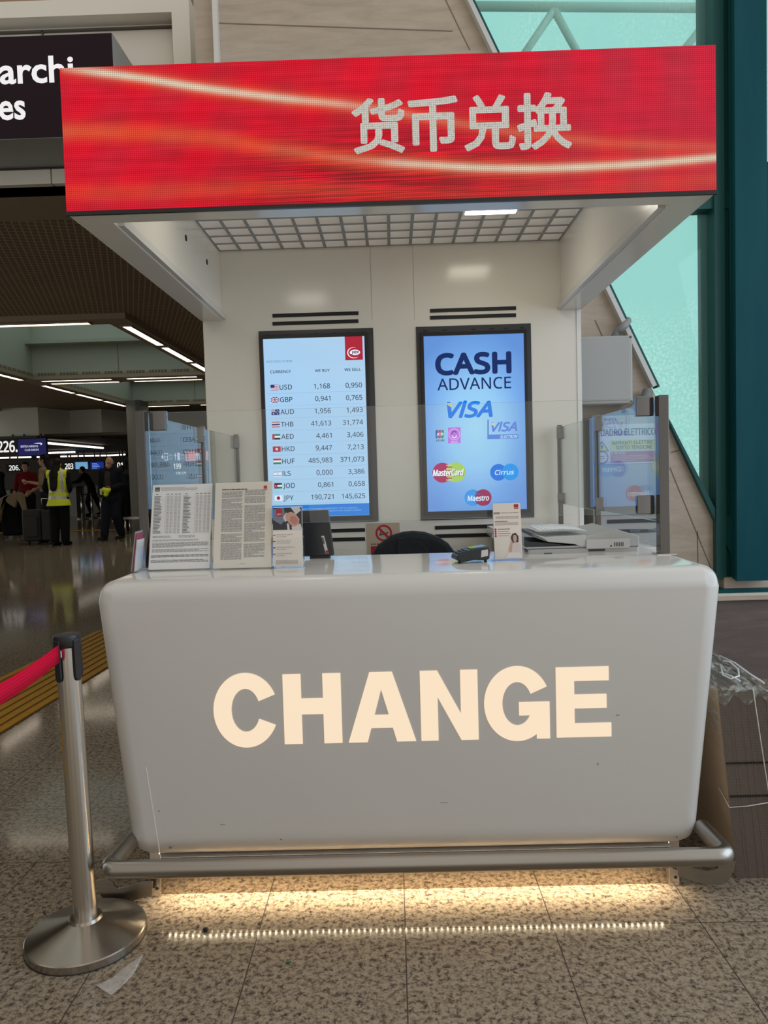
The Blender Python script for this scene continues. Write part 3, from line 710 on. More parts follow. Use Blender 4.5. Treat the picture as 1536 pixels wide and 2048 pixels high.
# right: cash advance
def P2(x, y): return 820 + x / 4.878, 640 + y / 4.878
a = wz(P2, 152, 1000, YB); b = wz(P2, 1120, 980, YB); top = wz(P2, 620, 149, YB); bot = wz(P2, 650, 1856, YB)
o0 = wz(P2, 82, 1000, YB); o1 = wz(P2, 1194, 1000, YB); ot = wz(P2, 620, 52, YB); ob = wz(P2, 655, 1938, YB)
L2 = (a.x, b.x, bot.z, top.z)
sc2 = screen((o0.x, o1.x, ob.z, ot.z), L2, 'right wall screen reading CASH ADVANCE with payment card emblems')
mp2 = Map(a.x, b.x, top.z, bot.z, YS)
M_SCR2 = mat('cash_display', (.01, .012, .015, 1), .12, 0, .5); n = N(M_SCR2); X, Y_, Z = n.sep(n.coord('UV'))
dx = n.m_('SUBTRACT', X, .5); dy = n.m_('SUBTRACT', Y_, .48); r2 = n.m_('SQRT', n.m_('ADD', n.m_('MULTIPLY', n.m_('MULTIPLY', dx, dx), 1.6), n.m_('MULTIPLY', n.m_('MULTIPLY', dy, dy), 2.2)))
n.emis(n.ramp(r2, [(.0, srgb(163, 219, 250)), (.35, srgb(146, 203, 248)), (.6, srgb(114, 170, 236)), (.85, srgb(98, 148, 220))]), .95)
f2 = scr_face(sc2, L2, M_SCR2)
s = Sheet(lambda c: em(*c))
def uv2(x, y):
    le = 133 + 39 * (y - 165) / 1712; tp = 165 - 32 * (x - 133) / 975
    return (x - le) / 975, (y - tp) / 1707
def q2(x, y): u, v = uv2(x, y); return mp2.x(u), mp2.z(v)
def TF(body, x0, x1, yc, h, c, off=0, shear=0, dy=.0006):
    xa, _ = q2(x0, yc); xb, _ = q2(x1, yc); _, z = q2((x0 + x1) / 2, yc); hh = h / 1707 * mp2.h
    text(s.bm, body, xa, z - hh / 2, YT_ - dy, hh, s.i(c), 'L', xb - xa, off, shear)
NAVY = (16, 42, 98)
def flush(nm):
    global s
    obj(nm, s.bm, s.ms, f2); s = Sheet(lambda c: em(*c))
TF('CASH', 258, 978, 424, 188, NAVY, .038); TF('ADVANCE', 268, 986, 618, 110, NAVY, .006)
flush('heading')
TF('VISA', 368, 800, 870, 142, (0, 122, 232), .034, .28)
def PL(pts, c, dy=.0006): poly(s.bm, [(*((lambda t_: (t_[0], YT_ - dy, t_[1]))(q2(*p))),) for p in pts], s.i(c))
PL([(335, 812), (400, 806), (412, 850), (385, 840), (368, 825)], (214, 200, 120), .001)
flush('card_emblem')
TF('VISA', 800, 1044, 1036, 84, (92, 132, 222), .03, .28); PL([(784, 1004), (822, 1000), (830, 1030), (806, 1022)], (222, 214, 160), .001)
PL([(756, 968), (770, 968), (770, 1118), (756, 1158)], (86, 128, 210)); PL([(756, 1158), (770, 1114), (1062, 1108), (1062, 1150)], (86, 134, 220)); TF('ELECTRON', 884, 1050, 1132, 28, (200, 222, 246), .02, .2, .001)
flush('card_emblem')
for k, c in enumerate(((20, 100, 180), (190, 50, 90), (30, 150, 120))):
    x = 248 + k * 28; PL([(x + 6, 1070), (x + 25, 1068), (x + 25, 1136), (x + 18, 1150), (x, 1152), (x, 1082)], c)
TF('JCB', 258, 322, 1110, 22, (235, 240, 250), .03, 0, .001); TF('JCB CARD', 250, 336, 1172, 16, (30, 40, 60), .02)
flush('card_emblem')
PL([(370, 1046), (494, 1042), (494, 1196), (370, 1200)], (188, 116, 226))
x, z = q2(432, 1112); kx = mp2.w / 975
ringd(s.bm, (x, YT_ - .001, z), 50 * kx, 56 * kx, 32, s.i((226, 196, 244)))
ringd(s.bm, (x, YT_ - .001, z + 8 * kx), 16 * kx, 28 * kx, 20, s.i((120, 66, 160)), 20, 200); ringd(s.bm, (x, YT_ - .0012, z - 14 * kx), 14 * kx, 26 * kx, 20, s.i((236, 220, 250)), 170, 370)
TF('GOLD', 400, 466, 1184, 18, (226, 196, 244), .03, 0, .001)
def circ(x, y, r, c, dy): cx, cz = q2(x, y); disc(s.bm, (cx, YT_ - dy, cz), r * kx, 40, s.i(c))
flush('card_emblem')
circ(314, 1487, 98, (170, 34, 96), .0006); circ(446, 1482, 98, (166, 206, 96), .0008)
for k in range(9):
    y = 1410 + k * 18; PL([(352, y), (410, y - 1), (410, y + 8), (352, y + 9)], (170, 34, 96) if k % 2 else (226, 206, 120), .001)
TF('MasterCard', 226, 528, 1490, 58, (24, 34, 70), .03, .22, .0014); TF('MasterCard', 222, 524, 1486, 58, (240, 244, 250), .03, .22, .0018)
flush('card_emblem')
circ(866, 1481, 82, (0, 116, 226), .0006); circ(982, 1477, 82, (0, 150, 238), .0008); TF('Cirrus', 830, 1018, 1480, 44, (200, 228, 250), .02, .2, .0014)
flush('card_emblem')
circ(614, 1731, 82, (48, 150, 232), .0006); circ(716, 1729, 82, (150, 26, 84), .0008)
for k in range(7):
    y = 1672 + k * 18; PL([(640, y), (690, y - 1), (690, y + 8), (640, y + 9)], (48, 100, 190) if k % 2 else (110, 40, 110), .001)
TF('Maestro', 562, 772, 1734, 50, (224, 236, 250), .02, .2, .0014)
flush('card_emblem')
# ------------------------------------------------------------------ service counter
YC = 2.20; ZT = 1.0
tl = at(182, 1195, YC); tr_ = at(1452, 1180, YC); bl = at(254, 1690, YC); br = at(1404, 1665, YC)
zbot = (at(300, 1723, YC).z + at(1360, 1697, YC).z) / 2
def xat(p, q, z): return p.x + (q.x - p.x) * (z - p.z) / (q.z - p.z)
CT = thing('service_counter', 'white rounded service counter with glowing CHANGE lettering, standing on the granite floor', 'counter', ((tl.x + tr_.x) / 2, 2.5, 0))
bm = B(); yb = 2.78
vs = [bm.verts.new(p) for p in ((xat(tl, bl, zbot), YC, zbot), (xat(tr_, br, zbot), YC, zbot), (xat(tr_, br, zbot), yb, zbot), (xat(tl, bl, zbot), yb, zbot),
                                (xat(tl, bl, ZT), YC, ZT), (xat(tr_, br, ZT), YC, ZT), (xat(tr_, br, ZT), yb, ZT), (xat(tl, bl, ZT), yb, ZT))]
for f in ((0, 3, 2, 1), (4, 5, 6, 7), (0, 1, 5, 4), (1, 2, 6, 5), (2, 3, 7, 6), (3, 0, 4, 7)): bm.faces.new([vs[i] for i in f])
bm.edges.ensure_lookup_table()
front = [e for e in bm.edges if not all(abs(v.co.y - yb) < 1e-6 for v in e.verts)]
bmesh.ops.bevel(bm, geom=front, offset=.062, segments=16, affect='EDGES', profile=.5)
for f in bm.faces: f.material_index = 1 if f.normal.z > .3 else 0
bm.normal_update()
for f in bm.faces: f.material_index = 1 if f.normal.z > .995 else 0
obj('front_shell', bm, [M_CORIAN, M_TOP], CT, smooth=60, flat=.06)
xo0, xo1 = xat(tl, bl, ZT - .03) + .004, xat(tr_, br, ZT - .03) - .004
for a, b in ((xo0, xo0 + .46), (xo1 - .46, xo1)):
    bm = B(); bbox(bm, a, b, yb - .002, YB - .03, ZT - .05, ZT, .004)
    for f in bm.faces: f.material_index = 0
    w0, w1 = (a + .06, a + .10) if a == xo0 else (b - .10, b - .06)
    box(bm, w0, w1, yb, YB - .03, .10, ZT - .05, 1)
    obj('side_wing', bm, [M_TOP, M_CORIAN], CT, smooth=40)
bm = B(); box(bm, xo0 + .1, xo1 - .1, yb, 3.15, .70, .735); obj('work_surface', bm, M_CORIAN, CT)
# seam line of the shell
bm = B(); a, b = at(292, 1535, YC - .0008), at(322, 1722, YC - .0008)
prism(bm, [a + Vector((-.0012, 0, 0)), a + Vector((.0012, 0, 0)), b + Vector((.0012, 0, 0)), b + Vector((-.0012, 0, 0))], (0, .002, 0)); obj('seam', bm, mat('seam', (.80, .79, .77, 1), .3), CT)
# scuffs
M_SCUFF = mat('scuff', (.22, .20, .18, 1), .7)
for px, py, w_, h_ in ((338, 1697, 6, 4), (1232, 1431, 7, 1.5), (1352, 1676, 3, 4), (560, 1680, 4, 2), (317, 1624, 2, 4), (1195, 1530, 2, 4), (880, 1606, 16, 1), (440, 1650, 10, 1)):
    bm = B(); p = at(px, py, YC - .0006); e = YC / F; box(bm, p.x, p.x + w_ * e, YC - .0006, YC, p.z, p.z + h_ * e); obj('scuff', bm, M_SCUFF, CT)
# glowing letters
M_GLOW = mat('glowing_letters', (.30, .26, .21, 1), .3, 0, .4, (1, .79, .57, 1), .82)
def letter(ch, w, h):
    S_, Hh = 37.0, 30.0; P_ = []; rc = lambda x0, x1, y0, y1: [(x0, y0), (x1, y0), (x1, y1), (x0, y1)]
    def arc(cx, cy, ao, bo, ai, bi, t0, t1, n=48):
        o = [(cx + ao * math.cos(math.radians(t0 + (t1 - t0) * k / n)), cy + bo * math.sin(math.radians(t0 + (t1 - t0) * k / n))) for k in range(n + 1)]
        i = [(cx + ai * math.cos(math.radians(t0 + (t1 - t0) * k / n)), cy + bi * math.sin(math.radians(t0 + (t1 - t0) * k / n))) for k in range(n + 1)]
        return [[o[k], o[k + 1], i[k + 1], i[k]] for k in range(n)]
    if ch == 'C': P_ = arc(66, h / 2, 66, h / 2, 29, h / 2 - 33, 24, 336)
    if ch == 'G':
        tE = 360 - math.degrees(math.acos((w - 27 - 67) / 67)); ia, ib = 30, h / 2 - 33
        P_ = arc(67, h / 2, 67, h / 2, ia, ib, 26, tE); P_ += [rc(w - 27, w, 4, h * .52), rc(w - 62, w - 27, h * .34, h * .52)]
        ti = 360 - math.degrees(math.asin((h / 2 - h * .34) / ib)); q = [(67 + ia * math.cos(math.radians(tE + (ti - tE) * k / 6)), h / 2 + ib * math.sin(math.radians(tE + (ti - tE) * k / 6))) for k in range(7)]
        P_ += [[(w - 27, h / 2 + h / 2 * math.sin(math.radians(tE))), (w - 27, h * .34)] + q[::-1]]
    if ch == 'H': P_ = [rc(0, S_, 0, h), rc(w - S_, w, 0, h), rc(S_, w - S_, h * .42, h * .65)]
    if ch == 'E': P_ = [rc(0, S_, 0, h), rc(S_, w, 0, 29), rc(S_, w - 9, h * .41, h * .61), rc(S_, w - 4, h - 29, h)]
    if ch == 'N': P_ = [rc(0, 35, 0, h), rc(w - 35, w, 0, h), [(35, h), (0, h), (0, h - 1), (w - 35, 0), (w, 0), (w - 35, 52), ][0:0] or [(35, h), (35, h - 55), (w - 35, 0), (w - 35, 55)]]
    if ch == 'A': 
        m_ = w / 2; ix = lambda y: 39 + (m_ - 39) * y / (h - 36)
        P_ = [[(0, 0), (39, 0), (m_, h - 36), (m_, h), (m_ - 23, h)], [(w, 0), (m_ + 23, h), (m_, h), (m_, h - 36), (w - 39, 0)],
              [(ix(h * .20), h * .20), (w - ix(h * .20), h * .20), (w - ix(h * .39), h * .39), (ix(h * .39), h * .39)]]
    return P_
bm = B(); zb0 = at(625, 1487, YC).z; zt0 = at(625, 1347, YC).z; e = YC / F
for ch, xa, xb, ym in (('C', 427, 553, 1420), ('H', 567, 683, 1417), ('A', 695, 831, 1412), ('N', 841, 956, 1410), ('G', 968, 1099, 1405), ('E', 1112, 1222, 1404)):
    x0, x1 = at(xa, ym, YC).x, at(xb, ym, YC).x; w = (x1 - x0) / e; h = (zt0 - zb0) / e; ov = 5 if ch in 'CG' else 0
    h2 = h + 2 * ov
    for P_ in letter(ch, w, h2): 
        f = poly(bm, [(x0 + p[0] * e, YC - .0012, zb0 + (p[1] - ov) * e) for p in P_])
bm.normal_update()
for f in bm.faces:
    if f.normal.y > 0: f.normal_flip()
bmesh.ops.dissolve_degenerate(bm, dist=1e-6, edges=bm.edges)
for f in [f for f in bm.faces]:
    pass
obj('lettering', bm, M_GLOW, CT, label='glowing warm white letters CHANGE')
# polished plinth, feet
YP = 2.285
fx0, fx1 = at(303, 1790, 2.275).x, at(1358, 1765, 2.275).x
bm = B(); box(bm, fx0 + .01, fx1 - .01, YP, YP + .3, 0, zbot + .002); obj('plinth', bm, M_MIRROR, CT)
for a, b in ((fx0, fx0 + .032), (fx1 - .032, fx1)):
    bm = B(); box(bm, a, b, 2.270, YP + .002, 0, zbot + .002); ft = obj('foot', bm, M_STEEL, CT, bevel=.002)
    bm = B(); c = Vector(((a + b) / 2 + .004, 2.269, .028)); cyl(bm, c, c + Vector((0, .002, 0)), .005, n=10); obj('foot_screw', bm, M_BLACK, ft)
# light strip under the shell
M_LEDB = emit('warm_led', (1, .84, .58, 1), 70)
bm = B(); box(bm, fx0 + .04, fx1 - .035, 2.245, YP, .138, .140); ls = obj('light_strip', bm, M_TRIM, CT)
sl_ = area('counter_strip_light', ((fx0 + fx1) / 2, 2.262, .1365), (0, 0, 0), fx1 - fx0 - .10, .02, 3.9, (1, .82, .58)); sl_.data.spread = math.radians(108)
bm = B(); nb = 84
for i in range(nb):
    u = i / (nb - 1); x = fx0 + .05 + (fx1 - fx0 - .1) * u; sag = .012 * math.sin(u * 14) * max(0, 1 - u * 3)
    box(bm, x - .0026, x + .0026, 2.280 - sag, 2.2845 - sag, .128, .1325)
obj('led_bulbs', bm, M_LEDB, ls)
# foot rail
zr = .205
A0, A1, A2, A3 = pz(238, 1703, zr), pz(212, 1741, zr), pz(1456, 1711, zr), pz(1436, 1668, zr)
ym = (A1.y + A2.y) / 2; A1.y = A2.y = ym
def bend(p0, p1, p2, r, n=7):
    a = (p0 - p1).normalized(); b = (p2 - p1).normalized(); s0, s1 = p1 + a * r, p1 + b * r
    return [s0.lerp(p1, t).lerp(p1.lerp(s1, t), t) for t in [k / n for k in range(n + 1)]]
B0 = Vector((A1.x + .006, 2.9, zr)); B3 = Vector((A2.x - .006, 2.9, zr))
A0 = A1 + (Vector((A1.x + .01, A0.y + .05, zr)) - A1).normalized() * .17; A3 = A2 + (Vector((A2.x - .005, A3.y + .05, zr)) - A2).normalized() * .17
bm = B(); tube(bm, [A0] + bend(A0, A1, A2, .035) + bend(A1, A2, A3, .035) + [A3], .0255, 20)
FR = obj('foot_rail', bm, M_STEELH, CT, smooth=50)
for pts in ([(192, 1762), (196, 1782), (206, 1797), (222, 1806), (240, 1808), (262, 1803), (284, 1796), (304, 1791), (304, 1764), (290, 1764), (272, 1768), (252, 1775), (236, 1777), (229, 1772), (226, 1764), (215, 1758)],
            [(1472, 1722), (1468, 1742), (1458, 1757), (1444, 1766), (1424, 1770), (1400, 1766), (1376, 1759), (1356, 1752), (1356, 1732), (1376, 1733), (1396, 1738), (1418, 1742), (1434, 1738), (1442, 1726), (1452, 1720)]):
    bm = B(); prism(bm, [Vector((q.x, 2.245, max(q.z, .003))) for q in [at(*p, 2.245) for p in pts]], (0, .006, 0)); obj('rail_bracket', bm, M_STEELH, FR)

# ------------------------------------------------------------------ glass guard on the counter
YG = 2.545
GG = thing('glass_guard', 'clear glass screen in slim steel posts standing on the white counter', 'glass screen', ((tl.x + tr_.x) / 2, YG, ZT))
pzt = (at(281, 820, YG).z + at(1326, 792, YG).z) / 2
posts = []
for pa, pb, py in ((273, 291, 980), (1315, 1337, 950)):
    a, b = at(pa + (8 if pa < 500 else 0), py, YG), at(pb + (4 if pa < 500 else 0), py, YG); c = (a.x + b.x) / 2; posts.append(c)
    bm = B(); bbox(bm, c - .017, c + .017, YG - .015, YG + .025, ZT, pzt, .003, 2); p = obj('post', bm, M_POST, GG, smooth=40)
    bm = B(); box(bm, c - .03, c + .035, YG - .024, YG + .034, ZT, ZT + .004); obj('base_plate', bm, M_STEEL, p)
g0, g1 = at(760, 1041, YG + .045).z, (at(360, 823, YG + .045).z + at(1250, 799, YG + .045).z) / 2
def pane(x0, x1, y0, y1, z0, z1, m, nm='glass_pane'):
    bm = B(); vs = box(bm, x0, x1, y0, y1, z0, z1); bm.normal_update(); th = min(x1 - x0, y1 - y0); ax = 0 if x1 - x0 < y1 - y0 else 1
    for f in bm.faces: f.material_index = 0 if abs(f.normal[ax]) > .5 else 1
    return obj(nm, bm, [m, M_GEDGE], GG)
pane(posts[0] + .012, posts[1] - .012, YG + .041, YG + .049, g0, g1, M_GLASS)
def clamp(x0, x1, y0, y1, z0, z1): bm = B(); bbox(bm, x0, x1, y0, y1, z0, z1, .004, 2); obj('clamp', bm, M_CHROME, GG, smooth=40)
for c, s in ((posts[0], 1), (posts[1], -1)):
    for z in ((g1 - .062, g1 + .006), (g0 - .004, g0 + .062)):
        a, b = sorted((c + s * .018, c + s * .076)); clamp(a, b, YG + .030, YG + .058, *z)
y2 = 3.36; y3 = 4.10
for c, s in ((posts[0], 1), (posts[1], -1)):
    zt2 = pzt - .012; zb2 = g0 - .03
    pane(c - .004, c + .004, YG + .03, y2 - .012, zb2, zt2, M_SGLASS, 'side_pane'); pane(c - .004, c + .004, y2 + .012, y3 - .01, zb2, zt2, M_SGLASS, 'side_pane')
    for yy in (y2, y3):
        bm = B(); bbox(bm, c - .012, c + .012, yy - .012, yy + .012, ZT, zt2 + .012, .002, 2); obj('post', bm, M_POST, GG, smooth=40)
        for z in ((zt2 - .065, zt2 + .004), (zb2, zb2 + .06)): clamp(c - .02, c + .02, yy - .045, yy - .010, *z)

# ------------------------------------------------------------------ things on the counter
P = {}
def pm(c):
    if c not in P: P[c] = mat('print_%d_%d_%d' % c, srgb(*c), .45)
    return P[c]
M_PAPER = mat('paper', (.86, .84, .83, 1), .5); M_PAPERC = mat('cream_paper', (.80, .74, .65, 1), .5)
def leaned(x0, x1, Yb, h, lean, yaw=0):
    """local u (0-1 across), v (0-1 down) -> point on a sheet leaning back"""
    w = x1 - x0
    def f(u, v, d=0):
        k = (1 - v) * h; dx = (u - .5) * w
        return Vector((x0 + w / 2 + dx * math.cos(yaw) - d * 0, Yb + k * math.sin(lean) - d * math.cos(lean) + dx * math.sin(yaw), ZT + .004 + k * math.cos(lean) + d * math.sin(lean) * -1))
    return f
def lq(bm, f, u0, u1, v0, v1, d, mi): poly(bm, [f(u0, v1, d), f(u1, v1, d), f(u1, v0, d), f(u0, v0, d)], mi)
def slab(bm, f, u0, u1, v0, v1, d0, d1, mi=0):
    a = [f(u0, v1, d0), f(u1, v1, d0), f(u1, v0, d0), f(u0, v0, d0)]; b = [f(u0, v1, d1), f(u1, v1, d1), f(u1, v0, d1), f(u0, v0, d1)]
    A = [bm.verts.new(p) for p in a]; C = [bm.verts.new(p) for p in b]; fs = [bm.faces.new(A), bm.faces.new(C[::-1])]
    for i in range(4): fs.append(bm.faces.new((A[i], C[i], C[(i + 1) % 4], A[(i + 1) % 4])))
    for q in fs: q.material_index = mi
    bmesh.ops.recalc_face_normals(bm, faces=fs)
def lines(bm, f, u0, u1, v0, v1, n, mi, rnd, fill=.45, short=.25, d=.0012):
    for k in range(n):
        a = v0 + (v1 - v0) * k / n; e = u1 - (rnd.random() * (u1 - u0) * .6 if rnd.random() < short else 0); u = u0
        while u < e - .01:
            w = min(e - u, rnd.uniform(.02, .09)); lq(bm, f, u, u + w, a, a + (v1 - v0) / n * fill, d, mi); u += w + .008
def lt(bm, f, body, u0, u1, vb, cap, mi, d=.0014, off=0, shear=0):
    """text on a leaning sheet: baseline v = vb, cap height in v"""
    vs, fs = glyphs(body, 0, shear); xs = [v.x for v in vs]; s = (u1 - u0) / (max(xs) - min(xs)); V = [bm.verts.new(f(u0 + (v.x - min(xs)) * s, vb - v.y / caph() * cap, d)) for v in vs]
    for q in fs:
        try: bm.faces.new([V[i] for i in q]).material_index = mi
        except ValueError: pass
rnd = random.Random(3)
def stand(x0, x1, Yb, h, lean, sheet, label, art, name='notice_stand'):
    f = leaned(x0, x1, Yb, h, lean)
    t = thing(name, label, 'notice', ((x0 + x1) / 2, Yb, ZT))
    bm = B(); slab(bm, f, -.008, 1.008, -.006, 1.008, -.006, -.0035); slab(bm, f, -.008, 1.008, -.006, 1.008, .0045, .0065)
    slab(bm, f, -.008, 1.008, 1.0, 1.008, -.0035, .0045)
    foot = [f(-.008, 1.004, -.006), f(1.008, 1.004, -.006)]
    prism(bm, [foot[0], foot[1], foot[1] + Vector((0, .07, 0)), foot[0] + Vector((0, .07, 0))], (0, 0, .003)); obj('acrylic_holder', bm, M_ACRYL, t)
    bm = B(); slab(bm, f, 0, 1, 0, .995, -.002, 0.0006); sh = obj('sheet', bm, sheet, t)
    bm = B(); ms = art(bm, f); obj('printing', bm, ms, sh)
    return t
G1, G2, G3 = pm((150, 146, 148)), pm((84, 82, 84)), pm((182, 178, 180))
def art1(bm, f):
    lq(bm, f, .04, .12, .025, .075, .001, 1); lt(bm, f, 'yex', .05, .11, .066, .018, 3)
    lines(bm, f, .14, .75, .03, .075, 4, 0, rnd, .35, .5)
    for c0 in (.04, .53):
        for k in range(26):
            v = .135 + k * .0172
            lq(bm, f, c0, c0 + rnd.uniform(.07, .13), v, v + .007, .0012, 1); lq(bm, f, c0, c0 + .43, v + .0125, v + .0135, .0012, 2)
            for q in (.21, .27, .34, .40): lq(bm, f, c0 + q, c0 + q + .035, v + .001, v + .006, .0012, 0)
        for q in (-.005, .19, .25, .32, .38, .435): lq(bm, f, c0 + q, c0 + q + .003, .12, .585, .0012, 2)
        for q in (.02, .2, .27, .34, .40): lq(bm, f, c0 + q, c0 + q + .04, .108, .115, .0012, 1)
    lines(bm, f, .04, .35, .605, .635, 2, 0, rnd); lines(bm, f, .47, .74, .605, .635, 2, 0, rnd); lines(bm, f, .04, .80, .65, .672, 2, 0, rnd)
    lines(bm, f, .04, .97, .685, .745, 5, 0, rnd, .55, .1); lines(bm, f, .04, .97, .762, .80, 3, 0, rnd, .55, .2)
    lines(bm, f, .03, .97, .83, .86, 2, 1, rnd, .5, 0); lines(bm, f, .03, .97, .885, .92, 3, 1, rnd, .45, .2); return [G1, G2, G3, pm((235, 235, 235))]
def art2(bm, f):
    lines(bm, f, .12, .56, .075, .09, 1, 1, rnd, .8, 0)
    lq(bm, f, .85, .91, .045, .095, .001, 2); lt(bm, f, 'yex', .857, .905, .088, .016, 3)
    for c0, vs in ((.12, ((.105, .18), (.19, .31), (.32, .58), (.60, .70), (.71, .90))), (.52, ((.09, .16), (.17, .25), (.27, .47), (.48, .70), (.72, .88)))):
        for a, b in vs: lines(bm, f, c0, c0 + .36, a, b, int((b - a) / .0125), 0, rnd, .55, .12)
    lines(bm, f, .45, .55, .945, .95, 1, 0, rnd, .8, 0); return [G1, G2, pm((190, 30, 50)), pm((240, 235, 230))]
e = 2.46 / F
stand(at(297, 1142, 2.455).x, at(419, 1138, 2.455).x, 2.455, .292, .30, M_PAPER, 'leaning notice with dense rate tables in an acrylic stand, left end of counter', art1)
stand(at(424, 1138, 2.44).x + .004, at(543, 1136, 2.44).x, 2.44, .292, .28, M_PAPERC, 'leaning cream notice with two columns of small text in an acrylic stand', art2)
def hands(bm, f, ms):
    """handshake picture: grey suit, cuffs and two clasped hands"""
    Z_ = lambda pts, mi, d: poly(bm, [f(u, v, d) for u, v in pts][::-1], mi)
    Z_([(0, 0), (1, 0), (1, .37), (0, .37)], 1, .0014)
    Z_([(0, .02), (.38, .0), (.45, .20), (.28, .28), (0, .20)], 2, .0017); Z_([(.35, .16), (.46, .08), (.55, .12), (.48, .22), (.42, .24)], 3, .002)
    Z_([(.62, .0), (.92, .0), (.98, .05), (.80, .12)], 3, .0018); Z_([(.45, .10), (.62, .07), (.78, .10), (.92, .20), (.90, .27), (.78, .32), (.66, .31), (.52, .24), (.44, .18)], 4, .0022)
    Z_([(.62, .14), (.78, .15), (.88, .22), (.80, .29), (.70, .28), (.58, .22)], 5, .0025); Z_([(.48, .26), (.56, .27), (.58, .37), (.50, .37)], 3, .0019); Z_([(.64, .32), (.95, .27), (1, .37), (.66, .37)], 3, .0018)
def leaflets(x0, x1, Yb, h, lean, label, art, ms, hold_h, name='leaflet_holder', yaw=0):
    f = leaned(x0, x1, Yb, h, lean, yaw); t = thing(name, label, 'leaflets', ((x0 + x1) / 2, Yb, ZT)); bm = B(); k = 1 - hold_h / h
    slab(bm, f, -.04, 1.04, k, 1.0, .022, .0245); slab(bm, f, -.04, 1.04, -.1 if hold_h > h else k - .12, 1.0, -.006, -.0035)
    slab(bm, f, -.055, -.035, k, 1.0, -.006, .0245); slab(bm, f, 1.035, 1.055, k, 1.0, -.006, .0245); slab(bm, f, -.04, 1.04, .985, 1.0, -.006, .0245); obj('acrylic_holder', bm, M_ACRYL, t)
    f2_ = lambda u, v, d=0: f(u, v, d + .012)
    bm = B(); slab(bm, f, 0, 1, 0, .98, -.002, .0125); sh = obj('leaflet_stack', bm, pm((232, 222, 212)), t)
    bm = B(); m_ = art(bm, f2_); obj('printing', bm, m_, sh); return t
def art3(bm, f):
    hands(bm, f, None); lq(bm, f, .13, .32, .02, .14, .0028, 6); lt(bm, f, 'yex', .15, .30, .12, .035, 7, .0032)
    for v, b in ((.45, 6), (.555, 8), (.66, 8), (.765, 8)):
        lq(bm, f, .0, .08, v, v + .014, .0014, b)
    for v, (p, q) in ((.46, ('PRINCIPALI DIRITTI', 'DEL CLIENTE')), (.565, ('PRINCIPAL RIGHTS', 'OF THE CUSTOMER')), (.67, ('PRINCIPALES DERECHOS', 'DEL CLIENTE')), (.775, ('PRINCIPAUX DROITS', 'DU CLIENT'))):
        lt(bm, f, p, .12, .12 + .031 * len(p), v, .016, 9); lt(bm, f, q, .12, .12 + .031 * len(q), v + .033, .016, 9)
    lines(bm, f, .10, .85, .88, .95, 4, 9, rnd, .35, .3); return [pm((232, 222, 212)), pm((52, 52, 60)), pm((120, 126, 140)), pm((210, 206, 204)), pm((205, 160, 140)), pm((190, 130, 116)), pm((190, 26, 46)), pm((240, 232, 230)), pm((30, 30, 34)), pm((140, 130, 128))]
leaflets(at(548, 1135, 2.455).x, at(606, 1133, 2.455).x, 2.455, .198, .16, 'leaflets with a handshake picture in a clear holder beside the cream notice', art3, None, .10)
def art4(bm, f):
    lq(bm, f, .76, .92, .01, .09, .001, 1); lt(bm, f, 'yex', .775, .905, .077, .022, 2)
    lq(bm, f, .02, .24, .145, .18, .001, 3); lt(bm, f, 'SCEGLI IL BUY BACK', .28, .92, .168, .02, 4, off=.012)
    lines(bm, f, .08, .92, .22, .275, 3, 3, rnd, .35, .2); lines(bm, f, .05, .50, .305, .32, 1, 4, rnd, .7, 0); lines(bm, f, .05, .90, .33, .39, 3, 3, rnd, .35, .2)
    for k in range(4):
        v = .452 + k * .040; c = f(.06, v, .0014); disc(bm, c, .0034, 14, 1); lines(bm, f, .14, .60 - .05 * (k % 2), v - .008, v + .012, 1, 3 if k % 2 else 4, rnd, .5, 0)
    Z_ = lambda pts, mi, d: poly(bm, [f(u, v, d) for u, v in pts][::-1], mi)
    Z_([(.64, .68), (.60, .60), (.66, .54), (.78, .52), (.88, .58), (.88, .68), (.82, .71), (.70, .71)], 5, .0016)
    Z_([(.68, .62), (.70, .56), (.78, .555), (.82, .60), (.80, .67), (.75, .69), (.70, .67)], 6, .0020); Z_([(.60, .72), (.72, .69), (.86, .69), (.96, .75), (.95, .90), (.58, .90)], 7, .0018)
    Z_([(.50, .84), (.62, .66), (.66, .67), (.62, .86)], 6, .0019); Z_([(.40, .92), (.52, .87), (.90, .87), (.98, .94), (.98, .97), (.38, .97)], 2, .0021); return [pm((232, 222, 212)), pm((180, 24, 44)), pm((236, 228, 222)), pm((150, 140, 134)), pm((64, 58, 58)), pm((34, 28, 28)), pm((208, 164, 144)), pm((222, 206, 200))]
leaflets(at(989, 1114, 2.50).x, at(1044, 1113, 2.50).x, 2.50, .187, .14, 'buy back leaflets with a woman pictured in a clear holder beside the scanner', art4, None, .085)
def art5(bm, f): lines(bm, f, .1, .9, .1, .9, 12, 0, rnd); return [G1]
